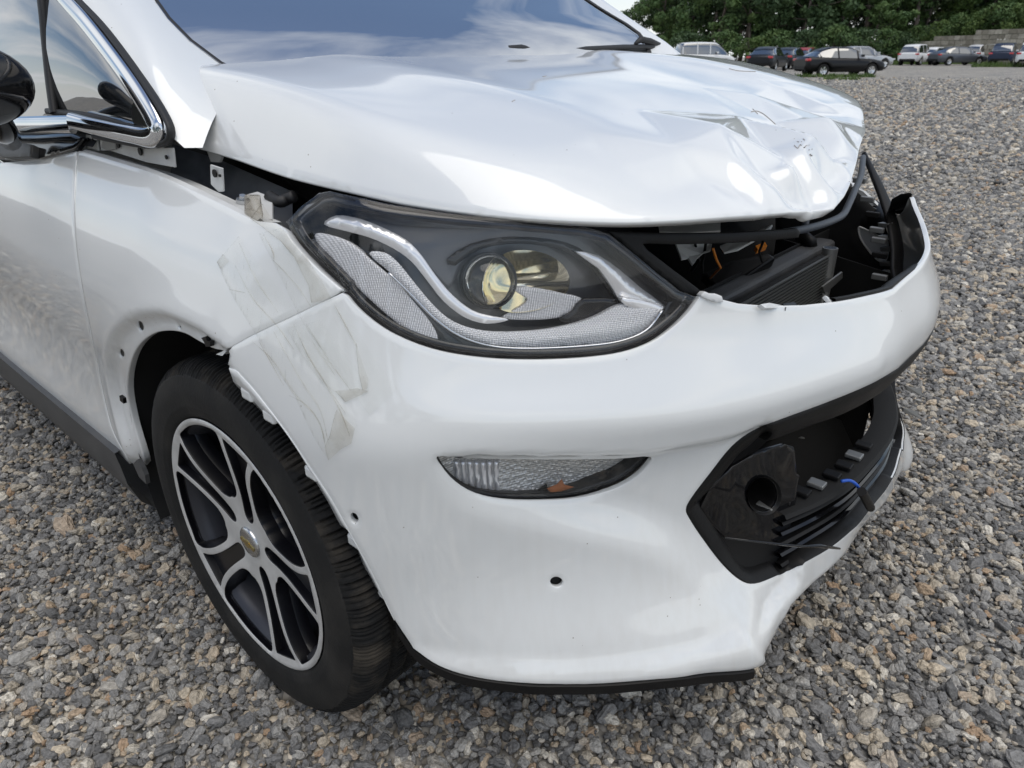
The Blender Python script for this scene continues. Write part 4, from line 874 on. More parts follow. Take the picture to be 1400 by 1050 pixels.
# radiator top tube behind
a = at3(985, 404, 0, XR-.05); b = at3(1110, 331, 0, XR-.05)
V, F = box(((a+b)/2-np.array([0, 0, .02])), .05, abs(b[1]-a[1])+.20, .04); o = bevel(mesh('radiator_top', V, F, M['greyplastic'], CAR, smooth=False), .012, 3)
V, F = box(((a+b)/2-np.array([.0, 0, .19])), .03, abs(b[1]-a[1])+.20, .30); mesh('radiator_core', V, F, M['black'], CAR, smooth=False)
# hoses, boxes and torn brackets
V, F = tube([at3(1092, 330, 0, XR-.08), at3(1100, 322, 0, XR-.07), at3(1108, 330, 0, XR-.05), at3(1110, 345, 0, XR-.05)], .014, 12); mesh('hose', V, F, M['black'], CAR)
plate('torn_bracket', [at3(924, 332, 2, .80), at3(974, 331, 2, .79), at3(972, 342, 2, .79), at3(962, 345, 2, .785), at3(954, 352, 2, .78), at3(947, 362, 2, .775), at3(941, 352, 2, .78), at3(932, 354, 2, .785), at3(928, 343, 2, .79)], .003, M['paint_in'], CAR)
plate('torn_bracket', [at3(984, 336, 2, .80), at3(1012, 326, 2, .81), at3(1035, 316, 2, .82), at3(1056, 307, 2, .83), at3(1050, 318, 2, .82), at3(1026, 331, 2, .81), at3(1008, 341, 2, .80), at3(990, 345, 2, .795)], .003, M['paint_in'], CAR)
plate('latch_panel', [at3(900, 306, 2, .835), at3(985, 303, 2, .835), at3(985, 315, 2, .83), at3(940, 318, 2, .83), at3(902, 316, 2, .83)], .003, M['paint_in'], CAR)
plate('connector', [at3(1033, 336, 2, .74), at3(1046, 331, 2, .745), at3(1049, 336, 2, .74), at3(1036, 341, 2, .735)], .012, M['led'], CAR)
for px0, py0, dx in ((950, 330, 6), (965, 333, -5), (1046, 318, -8), (975, 340, 10)):
    V, F = tube([at3(px0, py0, 2, .80), at3(px0+dx*.4, py0+14, 2, .78), at3(px0+dx, py0+26, 2, .75), at3(px0-4, py0+40, 2, .72)], .0022, 6); mesh('wire', V, F, M['led'] if dx == 10 else M['black'], CAR)
plate('battery_cover', [at3(960, 372, 2, .66), at3(1000, 355, 2, .68), at3(1050, 345, 2, .69), at3(1062, 352, 2, .68), at3(1010, 385, 2, .65), at3(985, 400, 2, .63)], .03, M['black'], CAR, bev=.006)
plate('grey_box', [at3(1140, 398, 2, .50), at3(1150, 383, 2, .52), at3(1176, 388, 2, .52), at3(1172, 405, 2, .50)], .03, M['tank'], CAR, bev=.004)
V, F = box(at3(1180, 396, 2, .52), .05, .03, .05); bevel(mesh('clip_block', V, F, M['black'], CAR, smooth=False), .005)
# upper trim: long bar under the hood edge and diagonal bar beside the lamp
sfm = offs(SHELL, -.022)
upx = smooth_line([(832, 316), (852, 318), (900, 320), (1000, 319), (1090, 313), (1094, 318), (1092, 324), (1000, 331), (920, 333), (888, 332), (878, 333), (884, 342), (915, 366), (957, 398), (952, 406), (944, 406), (905, 376), (868, 346)], 1, True)
ub = sfm.inv([tuple(p) for p in upx]); V, F = trim(sfm, ub, (), h=.006, hem=((.001, .0008), (.0014, .003), (0, .016))); trimbar = mesh('grille_trim', V, F, M['black'], CAR)
bar = [at3(1000, 326, 0, .555), at3(1060, 320, 0, .575), at3(1105, 312, 0, .585), at3(1135, 303, 0, .585), at3(1152, 294, 0, .58), at3(1160, 280, 0, .57), at3(1168, 262, 0, .555), at3(1177, 240, 0, .52), at3(1180, 215, 0, .47)]
V, F = tube(smooth_line(bar, 5), .0062, 10); mesh('hood_seal', V, F, M['seal'], CAR)
V, F = tube([at3(1100, 315, 0, .56), at3(1104, 285, 0, .52)], .006, 8); mesh('seal_strut', V, F, M['seal'], CAR)
# white nose clip and torn tabs along the opening's lower edge
sfc = offs(SHELL, .002)
uv = S([(957, 404), (962, 399), (968, 402), (976, 402), (984, 405), (986, 412), (976, 412), (965, 408)]); V, F = trim(SHELL, uv, (), h=.004, off=.004, hem=((.0008, .0006), (.001, .003), (0, .012))); mesh('clip_tab', V, F, M['whiteplastic'], CAR)
plate('clip_tab', [at3(1040, 416, 0, .625), at3(1052, 414, 0, .63), at3(1072, 418, 0, .63), at3(1060, 421, 0, .635), at3(1046, 421, 0, .63)], .006, M['whiteplastic'], CAR)
plate('clip_tab', [at3(1128, 404, 0, .66), at3(1131, 405, 0, .66), at3(1142, 414, 0, .67), at3(1138, 416, 0, .672)], .005, M['whiteplastic'], CAR)
plate('clip_tab', [at3(1070, 415, 0, .62), at3(1086, 413, 0, .63), at3(1090, 417, 0, .64), at3(1074, 420, 0, .64)], .005, M['seal'], CAR)
# black lamp carrier along the left lamp cut-out and the lower lip of the opening
gl = S(grille_low); 
def carrier(path_uv, w0, depth, name, mt, offz=0):
    P = SHELL.pos(path_uv[:, 0], path_uv[:, 1]); Nn = SHELL.nor(path_uv[:, 0], path_uv[:, 1]); n = len(P); V = []; F = []
    upv = np.array([0, 0, 1.]); 
    for (o_, z_) in ((-.003, .002), (-.004, .010), (-.010, .013), (-.012-depth*.5, .012), (-.012-depth, .004), (-.012-depth, -.02)):
        V += list(P+Nn*o_+upv*(z_*w0+offz))
    for r in range(5):
        for i in range(n-1): F.append((r*n+i, r*n+i+1, (r+1)*n+i+1, (r+1)*n+i))
    return mesh(name, V, F, mt, CAR, angle=50)
lowp = np.vstack([gl[6:], [(x, gl[-1][1]+.002) for x in np.linspace(gl[-1][0]-.02, -.10, 6)]])
carrier(resample(lowp, .02), .6, .012, 'opening_lip', M['black'])
cut = lcut[lcut[:, 0] < -.30]; cut = mir(S(lampcut[6:]))
carrier(resample(np.vstack([cut[:int(len(cut)*.62)]]), .02), 1.1, .03, 'lamp_carrier', M['black'])
pth = [at3(1232, 392, 1, .30), at3(1226, 372, 1, .34), at3(1226, 340, 1, .40), at3(1220, 305, 1, .46), at3(1208, 270, 1, .52), at3(1194, 238, 1, .58), at3(1181, 210, 1, .64)]
pth = smooth_line(pth, 5); n = len(pth)
LBR = (pth, np.interp(np.linspace(0, 1, n), [0, .35, .8, 1], [.016, .017, .010, .004]))
for i in (4, 9, 12, 14, 17, 20, 24):
    p = pth[min(i, n-1)]+np.array([-.03, -.012, -.006]); V, F = box(p, .03, .012, .012); bevel(mesh('bracket_tab', V, F, M['black'] if i % 2 else M['tank'], CAR, smooth=False), .002)
# white left fender remnants behind the missing lamp
plate('fender_remnant', [at3(1164, 254, 1, .62), at3(1180, 262, 1, .62), at3(1206, 287, 1, .60), at3(1207, 296, 1, .60), at3(1190, 286, 1, .61), at3(1172, 270, 1, .62)], .012, M['paint_in'], CAR)
plate('fender_remnant', [at3(1174, 272, 1, .60), at3(1190, 282, 1, .59), at3(1208, 290, 1, .58), at3(1206, 299, 1, .58), at3(1198, 298, 1, .58), at3(1186, 286, 1, .59)], .006, M['tank'], CAR)
for k, (x0, y0_) in enumerate(((1200, 305), (1200, 322), (1203, 338), (1202, 358), (1203, 370), (1198, 392))):
    plate('bracket_tab', [at3(x0, y0_, 1, .46), at3(x0+14, y0_+1, 1, .44), at3(x0+14, y0_+6, 1, .44), at3(x0+1, y0_+6, 1, .46)], .012, M['whiteplastic'] if k in (1, 4, 5) else M['tank'], CAR)
# grey rod frame round the hole where the lot shows through
ringp = smooth_line([(1174, 311), (1182, 313), (1200, 322), (1212, 325), (1213, 352), (1204, 357), (1196, 352), (1184, 338), (1176, 324)], 4, True)
V, F = tube([at3(x, y, 1, .56) for x, y in ringp], .0022, 6, closed=True); mesh('opening_flange', V, F, M['paint_in'], CAR)
# ------------------------------------------------------------------ lower grille
SHELLB = Surf(lambda s, z: shell_pos(s, z, SGB), SHELL.dom, SIGN, (200, 60))
LG = empty('lower_grille'); LG.parent = CAR
gh = resample(ghole, .006, True)
gin = inset_poly(gh, .004)
def ringstrip(loop, layers, name, m, parent):
    a = np.sum(loop[:, 0]*np.roll(loop[:, 1], -1)-np.roll(loop[:, 0], -1)*loop[:, 1]); du = np.roll(loop, -1, 0)-np.roll(loop, 1, 0); nn = np.stack([-du[:, 1], du[:, 0]], -1)*np.sign(a); nn /= np.linalg.norm(nn, axis=1)[:, None]+1e-9
    for _ in range(12): nn = (np.roll(nn, 1, 0)+2*nn+np.roll(nn, -1, 0))/4
    wgt = np.interp(loop[:, 1], [.25, .33, .45, .58, .62], [.35, .9, 1.0, 1.6, 1.8])*np.where((loop[:, 0] < .30) & (loop[:, 1] < .5), .35, 1)*np.where(loop[:, 0] < -.12, .45, 1)
    V = []; n = len(loop); F = []
    for (w_, d) in layers:
        uv = loop+nn*(w_*wgt)[:, None]; V += list(SHELL.pos(loop[:, 0], loop[:, 1])+SHELLB.pos(uv[:, 0], uv[:, 1])-SHELLB.pos(loop[:, 0], loop[:, 1])-SHELLB.nor(uv[:, 0], uv[:, 1])*d)
    for r in range(len(layers)-1):
        for i in range(n): F.append((r*n+i, r*n+(i+1) % n, (r+1)*n+(i+1) % n, (r+1)*n+i))
    return mesh(name, V, F, m, parent, angle=50)
ringstrip(gh, [(.0, .006), (.001, .001), (.004, -.001), (.010, .0005), (.022, .006), (.030, .013), (.034, .020), (.035, .032)], 'surround', M['black'], LG)
# gloss panel with the round lamp recess, torn on its inner side
sp = offs(SHELLB, -.030)
C8 = lambda pts: [(930+x/4.2, 560+y/4.2) for x, y in pts]
ppx = C8([(120, 560), (180, 440), (300, 330), (420, 260), (520, 225), (600, 200), (655, 240), (662, 300), (668, 370), (685, 380), (672, 440), (665, 530), (640, 600), (645, 690), (692, 775), (500, 760), (262, 735), (170, 650)])
disc_c = C8([(475, 490)])[0]; hole = sp.inv(ell(disc_c[0], disc_c[1], 21, 24))
V, F = trim(sp, sp.inv(ppx), [hole], h=.006, hem=((.0006, .0005), (.0008, .002), (0, .006))); mesh('lamp_panel', V, F, M['blackgloss'], LG)
hc = sp.pos(hole[:, 0], hole[:, 1]); nv = sp.nor(hole[:, 0], hole[:, 1]).mean(0); V = []; F = []; n = len(hc); hcm = hc.mean(0)
for sc_, d in ((1.04, -.001), (1.10, -.004), (1.0, .0), (.97, .01), (.93, .06)): V += list(hcm+(hc-hcm)*sc_-nv*d)
for r in range(4):
    for i in range(n): F.append((r*n+i, r*n+(i+1) % n, (r+1)*n+(i+1) % n, (r+1)*n+i))
mesh('lamp_tube', V, F, M['black'], LG, angle=40)
sp2 = offs(SHELLB, -.034)
V, F = trim(sp2, sp2.inv(C8([(262, 735), (500, 762), (690, 780), (560, 850), (560, 920), (330, 990), (200, 880), (90, 690), (110, 600), (170, 660)])), (), h=.006); mesh('lower_panel', V, F, M['black'], LG)
plate('panel_edge', [at3(1055, 615, 0, .60), at3(1072, 608, 0, .61), at3(1085, 611, 0, .615), at3(1087, 618, 0, .615), at3(1070, 617, 0, .61)], .004, M['greyplastic'], LG)
# hanging splinter of the torn panel
V, F = tube([np.array(at3(x, y, 0, v)) for x, y, v in ((992, 735, .655), (1040, 741, .69), (1095, 747, .725), (1120, 746, .745), (1148, 750, .76))], [.0012, .0016, .0022, .0032, .0018], 6); mesh('splinter', V, F, M['blackgloss'], LG)
# slats: each follows the curve of the bumper
sl_s = np.linspace(.285, -.42, 26)
for k, z in enumerate((.296, .314, .332, .350, .368)):
    V = []; F = []; n = len(sl_s)
    for (o_, dz) in ((-.022, .0035), (-.018, 0), (-.022, -.0035), (-.060, -.003), (-.060, .003)):
        zz_ = np.full(n, z+dz); V += list(SHELLB.pos(sl_s, zz_)+SHELLB.nor(sl_s, zz_)*o_)
    for r in range(4):
        for i in range(n-1): F.append((r*n+i, r*n+i+1, (r+1)*n+i+1, (r+1)*n+i))
    F += [(i, i+1, 4*n+i+1, 4*n+i) for i in range(n-1)]; mesh('slat', V, F, M['blackgloss'] if k % 2 else M['black'], LG, angle=30)
V = []; F = []; n = len(sl_s)
for (o_, z) in ((-.014, .381), (-.018, .387), (-.040, .390), (-.060, .387), (-.07, .26)): zz_ = np.full(n, z); V += list(SHELLB.pos(sl_s, zz_)+SHELLB.nor(sl_s, np.full(n, .38))*o_)
for r in range(4):
    for i in range(n-1): F.append((r*n+i, r*n+i+1, (r+1)*n+i+1, (r+1)*n+i))
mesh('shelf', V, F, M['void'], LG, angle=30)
for k, s_ in enumerate((.30, .26, .215, .17, .12, .07, .02, -.03)):
    p = SHELLB.pos(np.array([s_]), np.array([.393]))[0]-SHELLB.nor(np.array([s_]), np.array([.393]))[0]*.045; V, F = box(p+np.array([0, 0, .003]), .028, .022, .008); bevel(mesh('shelf_clip', V, F, M['black'] if k % 3 else M['tank'], LG, smooth=False), .002)
for (x, y) in ((1196, 632), (1220, 600), (1246, 560), (1250, 530)):
    c = at3(x, y, 0, .70); plate('side_clip', [at3(x-12, y-3, 0, .70), at3(x+8, y+2, 0, .705), at3(x+12, y+12, 0, .71), at3(x-8, y+4, 0, .70)], .005, M['tank'], LG)
V, F = tube(smooth_line([at3(1150, 658, 0, .72), at3(1162, 657, 0, .73), at3(1172, 664, 0, .74), at3(1178, 676, 0, .745)], 4), .0028, 8); mesh('wire', V, F, M['blue'], LG)
V, F = tube([at3(1178, 672, 0, .75), at3(1184, 682, 0, .752), at3(1190, 694, 0, .752)], .008, 10); mesh('sensor', V, F, M['black'], LG, angle=40)
plate('tag', [at3(1145, 589, 0, .5), at3(1153, 589, 0, .5), at3(1153, 597, 0, .5), at3(1146, 597, 0, .5)], .004, M['whiteplastic'], LG)
V, F = tube([at3(1096, 600, 0, .52), at3(1095, 645, 0, .52)], .008, 6); mesh('stay', V, F, M['tank'], LG)
plate('stay_foot', [at3(1098, 632, 0, .52), at3(1118, 628, 0, .52), at3(1114, 640, 0, .52), at3(1098, 642, 0, .52)], .006, M['brown'], LG)
for (x, y, r) in ((1160, 583, .018), (1168, 592, .012), (1200, 572, .02)):
    bm = bmesh.new(); bmesh.ops.create_icosphere(bm, subdivisions=2, radius=r); bmesh.ops.translate(bm, verts=bm.verts, vec=Vector(at3(x, y, 0, .5))); bm_obj('harness_bundle', bm, M['blackgloss'], LG)
# dark air dam below the chin
ad_px = [(520, 838), (536, 868), (558, 900), (590, 922), (640, 938), (720, 946), (800, 948), (900, 942), (970, 930), (1030, 906)]
au = S([(541, 848), (566, 884), (600, 907), (640, 921), (700, 930), (800, 933), (900, 926)]); au = np.vstack([au, [(.50, .216), (.46, .208), (.425, .201), (.40, .197)]]); au = resample(smooth_line(au, 4), .02)
P = SHELL.pos(au[:, 0], au[:, 1]); Nn = SHELL.nor(au[:, 0], au[:, 1]); Nn[:, 2] = 0; Nn /= np.linalg.norm(Nn, axis=1)[:, None]; n = len(P); V = []; F = []
tp = np.clip(np.linspace(0, 1, n)/.12, 0, 1); 
for (o_, dz) in ((-.030, .004), (-.006, -.004), (.001, -.008), (.001, -.024), (-.006, -.032), (-.05, -.030)):
    V += list(P+Nn*o_+np.array([0, 0, 1.])*(dz))
for r in range(5):
    for i in range(n-1): F.append((r*n+i, r*n+i+1, (r+1)*n+i+1, (r+1)*n+i))
mesh('air_dam', V, F, M['black'], CAR, angle=40)
# inner flange of the bumper along the wheel, with its tabs
we = resample(smooth_line(edge_r, 3), .008); P = SHELL.pos(we[:, 0], we[:, 1]); Nn = SHELL.nor(we[:, 0], we[:, 1]); n = len(P)
px_in = 1.25*np.interp(np.linspace(0, 1, n), [0, .06, .11, .2, .26, .36, .46, .6, .62, .70, .78, .86, .88, .94, 1], [.014, .034, .034, .030, .016, .016, .024, .030, .016, .020, .030, .028, .012, .020, .012])
wc = np.array([0, -.80, .33]); toc = wc-P; toc[:, 1] = 0; toc /= np.linalg.norm(toc, axis=1)[:, None]
V = []; F = []
for q, dy in ((0, .0005), (.35, .004), (.7, .007), (1, .012)): V += list(P+toc*(px_in*q)[:, None]+np.array([0, dy, 0])-Nn*.001)
for r in range(3):
    for i in range(n-1): F.append((r*n+i, r*n+i+1, (r+1)*n+i+1, (r+1)*n+i))
fl = mesh('inner_flange', V, F, M['paint'], bumper, angle=60)
m_ = fl.modifiers.new('thick', 'SOLIDIFY'); m_.thickness = .003; m_.offset = -1
for k in (int(n*.10), int(n*.22), int(n*.42), int(n*.66), int(n*.88)):
    p = P[k]+toc[k]*(px_in[k]*.75)+np.array([0, .012, 0]); V, F = box(p, .026, .018, .018); bevel(mesh('flange_tab', V, F, M['paint'], bumper, smooth=False), .004)
# ------------------------------------------------------------------ windshield, pillars, side glass
def loft(rows, name, m, parent, nu=None, angle=None, thick=0):
    R_ = [np.asarray(r, float) for r in rows]; n = len(R_[0]); V = np.vstack(R_); F = [(r*n+i, r*n+i+1, (r+1)*n+i+1, (r+1)*n+i) for r in range(len(R_)-1) for i in range(n-1)]
    o = mesh(name, V, F, m, parent, angle=angle)
    if thick: md = o.modifiers.new('t', 'SOLIDIFY'); md.thickness = thick; md.offset = 0
    return o
tt_ = np.linspace(-.05, 1, 26)
Wx = spline([-.05, 0, .05, .16, .45, 1], [(-.17, .61, 1.03), (-.195, .655, 1.058), (-.235, .682, 1.098), (-.345, .668, 1.165), (-.60, .625, 1.32), (-1.06, .575, 1.525)], tt_)      # windshield edge, left side signs flipped below
Cx = spline([-.05, 0, .09, .2, .33, .6, 1], [(-.042, .772, .947), (-.052, .797, .950), (-.12, .796, 1.005), (-.23, .785, 1.072), (-.37, .771, 1.148), (-.70, .735, 1.31), (-1.12, .655, 1.50)], tt_)
for sgn in (-1, 1):
    a, b = Wx*[1, sgn, 1], Cx*[1, sgn, 1]; rows = []
    for q in np.linspace(0, 1, 9):
        mid = a*(1-q)+b*q; bul = .022*math.sin(math.pi*q); rows.append(mid+np.array([bul*.7, sgn*bul*.7, bul*.5]))
    loft(rows, 'pillar', M['paint'], CAR)
nW = 33; ys = np.linspace(-1, 1, nW); rows = []
for k in range(1, 26):
    e = Wx[k]; rows.append(np.stack([e[0]+(-.02+.02*tt_[k])*0+(.055*tt_[k]+.01)*(1-ys**2), e[1]*ys, e[2]+.012*(1-ys**2)*tt_[k]], -1)+np.array([0, 0, -.004]))
wsh = loft(rows, 'windshield', M['windshield'], CAR)
# black band printed along the glass edge
loft([Wx*[1, -1, 1]+np.array([.001, 0, .001]), Wx*[1, -1, 1]+np.array([-.002, .006, .003])], 'glass_seal', M['edge'], CAR)
loft([Wx*[1, 1, 1]+np.array([.004, 0, .001]), Wx*[1, 1, 1]+np.array([-.004, -.012, .0035])], 'glass_seal', M['edge'], CAR)
# cowl panel under the glass
cw = np.linspace(-.70, .72, 30)
loft([np.stack([np.full(30, -.17)-.0*cw, cw, HG(np.full(30, -.17), cw)-.035], -1), np.stack([np.full(30, -.205), cw, 1.050+0*cw], -1), np.stack([np.full(30, -.26), cw, 1.046+0*cw], -1), np.stack([np.full(30, -.30), cw, 1.03+0*cw], -1)], 'cowl', M['black'], CAR)
# wipers
def ws_pt(px, py, dx=0): return at(px, py, 0, -.212+dx)
wp = empty('wiper'); wp.parent = CAR
V, F = tube([ws_pt(524, 81), ws_pt(600, 77), ws_pt(692, 72.5)], [.0025, .0035, .004], 8); mesh('blade', V, F, M['edge'], wp)
V, F = tube([ws_pt(684, 72), ws_pt(694, 67), ws_pt(712, 66), ws_pt(728, 69), ws_pt(738, 72)], [.005, .008, .0085, .007, .005], 10); mesh('pivot', V, F, M['edge'], wp)
wp2 = empty('wiper'); wp2.parent = CAR
V, F = tube([ws_pt(736, 72), ws_pt(764, 70), ws_pt(800, 68), ws_pt(850, 65.5), ws_pt(893, 64)], [.004, .0055, .008, .0085, .007], 8); mesh('arm', V, F, M['edge'], wp2)
V, F = tube([ws_pt(868, 60), ws_pt(876, 54), ws_pt(890, 57), ws_pt(912, 66)], [.004, .009, .009, .006], 8); mesh('pivot', V, F, M['edge'], wp2)
# roof, hatch and side glass behind the picture's edge
sec = [(-1.08, .60, 1.53, .745), (-1.5, .60, 1.575, .74), (-2.0, .59, 1.58, .735), (-2.5, .575, 1.55, .73), (-2.95, .54, 1.50, .72), (-3.12, .53, 1.38, .70), (-3.24, .55, 1.1, .70)]
rows = [np.stack([np.full(13, x), np.linspace(-1, 1, 13)*w_, z-.045*np.abs(np.linspace(-1, 1, 13))**2.5], -1) for x, w_, z, _ in sec]
loft(rows, 'roof', M['paint'], CAR)
for sgn in (-1, 1):
    top = np.array([Cx[k]*[1, sgn, 1] for k in range(4, 26)]+[(x, sgn*w_*1.06, z-.07) for x, w_, z, _ in sec[1:-1]])
    bot = np.array([(p[0]-.03, sgn*np.interp(p[0], [-1.2, -.1], [.842, .800]), np.interp(p[0], [-3.3, -1.2, -.1], [.97, .955, .965])) for p in top])
    o = loft([top+(bot-top)*q+np.array([0, sgn*.012*math.sin(math.pi*q), 0]) for q in np.linspace(0, 1, 9)], 'side_window', M['glass'], CAR)
    rl = np.array([(x, sgn*w_, z-.045) for x, w_, z, _ in sec[:-1]]); rb = np.array([(x, sgn*w_*1.06, z-.07) for x, w_, z, _ in sec[:-1]]); loft([rl, rb], 'roof_rail', M['paint'], CAR)
# shelf of bodywork between shell top and side glass (right side), and left
for sgn in (-1, 1):
    us = np.linspace(s_of(x=-.35, y=-.88), SMAX-.25, 40)*(1 if sgn < 0 else -1); P = SHELL.pos(us, np.full(40, .93)); P2 = P.copy(); P2[:, 1] *= .95; P2[:, 2] = .972; loft([P, P2], 'belt_moulding', M['black'], CAR)
# chrome frame of the quarter window and belt line
def ribbon(path, hw, hd, outn, name, m, parent, n=12, closed=False):
    P = np.asarray(path, float); k = len(P); T = np.gradient(P, axis=0); T /= np.linalg.norm(T, axis=1)[:, None]; V = []; F = []
    hw = np.broadcast_to(hw, k)
    for i in range(k):
        o_ = np.asarray(outn, float); o_ = o_-T[i]*(o_@T[i]); o_ /= np.linalg.norm(o_); s_ = np.cross(T[i], o_)
        for a in range(n): q = 2*math.pi*a/n; cx, sx = math.cos(q), math.sin(q); V.append(P[i]+s_*(hw[i]*np.sign(cx)*abs(cx)**.6)+o_*(hd*np.sign(sx)*abs(sx)**.8))
    for i in range(k-1):
        for a in range(n): F.append((i*n+a, i*n+(a+1) % n, (i+1)*n+(a+1) % n, (i+1)*n+a))
    F.append(tuple(range(n))); F.append(tuple((k-1)*n+a for a in range(n)))
    return mesh(name, V, F, m, parent, angle=60)
cf = smooth_line([at(x, y, 1, v) for x, y, v in ((40, -62, -.762), (82, -10, -.772), (118, 30, -.780), (155, 78, -.789), (186, 122, -.797), (209, 160, -.803), (216, 178, -.806), (206, 188, -.809), (180, 184, -.813), (150, 178, -.817), (120, 171, -.821), (98, 165, -.825))], 5)
ribbon(cf, np.interp(np.linspace(0, 1, len(cf)), [0, .5, .62, .7, 1], [.013, .0155, .0155, .013, .0125]), .008, (.25, -1, .15), 'window_trim', M['chrome'], CAR)
cb = smooth_line([at(x, y, 1, v) for x, y, v in ((99, 170, -.826), (50, 170.5, -.835), (0, 171.5, -.845), (-90, 176, -.855), (-260, 190, -.86))], 5)
ribbon(cb, .0145, .007, (.1, -1, .15), 'belt_trim', M['chrome'], CAR)
eg = smooth_line([at(x, y, 1, v) for x, y, v in ((58, -60, -.758), (100, -10, -.768), (138, 32, -.776), (172, 76, -.784), (204, 122, -.792), (226, 158, -.799), (234, 180, -.803), (228, 194, -.805), (205, 200, -.808), (175, 196, -.813), (130, 187, -.82))], 4)
ribbon(eg, .0035, .006, (.25, -1, .15), 'window_seal', M['edge'], CAR)
ri = smooth_line([at(x, y, 1, v) for x, y, v in ((66, 152, -.815), (100, 156, -.812), (135, 162, -.808), (170, 170, -.803), (200, 178, -.799))], 4)
ribbon(ri, .005, .006, (.1, -1, .15), 'window_seal', M['edge'], CAR)
dvb = [at(x, y, 1, v) for x, y, v in ((46, -70, -.765), (57, 0, -.782), (63, 60, -.795), (68, 110, -.808), (74, 155, -.82))]
ribbon(smooth_line(dvb, 4), .0085, .006, (.1, -1, .15), 'window_divider', M['edge'], CAR)
# mirror and its foot on the door
mc = at(-52, 117, 1, -.95); bm = bmesh.new(); bmesh.ops.create_uvsphere(bm, u_segments=28, v_segments=18, radius=1)
for v in bm.verts:
    v.co.x *= .052*(1.0 if v.co.x > 0 else .8); v.co.y *= .095; v.co.z *= .062
    if v.co.x < 0: v.co.x *= .55
bmesh.ops.translate(bm, verts=bm.verts, vec=Vector(mc))
MIR = bm_obj('mirror', bm, M['blackgloss'], CAR, angle=60)
V, F = tube([Vector(mc)+Vector((-.02, .03, -.04)), Vector(at(2, 176, 1, -.90)), Vector(at(14, 192, 1, -.862))], [.024, .022, .018], 12); mesh('mirror_arm', V, F, M['blackgloss'], MIR)
uv = S([(0, 187), (50, 186), (100, 182), (117, 190), (106, 204), (85, 211), (60, 217), (20, 219), (0, 217)]); V, F = trim(SHELL, uv, (), h=.01, off=.004, hem=((.001, .001), (.0015, .003), (0, .01))); mesh('mirror_foot', V, F, M['blackgloss'], CAR)
uv = S([(0, 193), (30, 198), (57, 203), (56, 218), (20, 219), (0, 213)]); V, F = trim(SHELL, uv, (), h=.01, off=.016, hem=((.001, .001), (.0015, .003), (0, .014))); mesh('mirror_base', V, F, M['greyplastic'], CAR)
# ------------------------------------------------------------------ ledge and brackets along the fender top
fl_uv = resample(smooth_line(S(fen_top[:-1]), 4), .015); P = SHELL.pos(fl_uv[:, 0], fl_uv[:, 1]); k_ = len(P)
loft([P+np.array([0, .0005, -.002]), P+np.array([0, .006, .0005]), P+np.array([0, .012, -.006]), P+np.array([0, .034, -.009]), P+np.array([0, .036, -.03])], 'fender_ledge', M['paint_in'], fender, angle=40)
def holes_plate(name, px, v, m, hp=(), off=.0):
    pts = [at(x, y, 1, v) for x, y in px]; o = plate(name, pts, .003, m, fender, bev=.0008)
    for (hx, hy, r) in hp: c = at(hx, hy, 1, v-.0025); V, F = tube([c+np.array([0, -.0016, 0]), c+np.array([0, .0005, 0])], r, 14); mesh('clip_hole', V, F, M['black'], fender, angle=30)
holes_plate('bracket', [(117, 184), (131, 187), (135, 206), (117, 202)], -.80, M['paint_in'], ((121, 190, .0022), (127, 191, .0022)))
holes_plate('bracket', [(136, 190), (160, 191), (186, 196), (224, 202), (236, 202), (239, 229), (222, 226), (200, 222), (175, 214), (150, 206), (138, 206)], -.798, M['paint_in'], ((162, 198, .005), (192, 207, .006), (228, 215, .003)))
holes_plate('bracket', [(140, 192), (157, 194), (158, 204), (146, 206), (138, 202)], -.8025, M['tank'])
holes_plate('bracket', [(287, 225), (303, 230), (305, 262), (299, 263), (288, 252)], -.775, M['paint_in'], ((294, 237, .0055), (301, 240, .002)))
loft([[at(236, 196, 1, -.72), at(262, 206, 1, -.71), at(300, 218, 1, -.70), at(345, 238, 1, -.69), at(400, 262, 1, -.67)], [at(236, 222, 1, -.735), at(262, 236, 1, -.725), at(300, 262, 1, -.72), at(345, 285, 1, -.71), at(400, 296, 1, -.70)], [at(230, 250, 1, -.76), at(262, 262, 1, -.755), at(300, 285, 1, -.75), at(345, 305, 1, -.745), at(400, 330, 1, -.73)]], 'inner_panel', M['innermetal'], CAR)
V, F = tube([at(332, 275, 1, -.775)+np.array([0, 0, -.002]), at(332, 272, 1, -.775)], .009, 14); mesh('bolt', V, F, M['satin'], fender, angle=30)
V, F = tube([at(332, 272, 1, -.775), at(332, 267, 1, -.775)], .005, 6); mesh('bolt', V, F, M['satin'], fender, angle=30)
plate('corner_plate', [at(318, 278, 1, -.775), at(330, 268, 1, -.765), at(352, 262, 1, -.75), at(372, 270, 1, -.75), at(372, 300, 1, -.785), at(345, 297, 1, -.79)], .003, M['paint_in'], fender)
V, F = tube(smooth_line([at(368, 268, 1, -.75), at(382, 276, 1, -.75), at(392, 272, 1, -.74), at(402, 268, 1, -.735)], 3), .008, 8); mesh('sealing_foam', V, F, M['edge'], CAR)
plate('hinge_tab', [at(283, 207, 1, -.735), at(292, 209, 1, -.735), at(303, 214, 1, -.735), at(300, 222, 1, -.735), at(288, 221, 1, -.735)], .004, M['paint_in'], CAR)
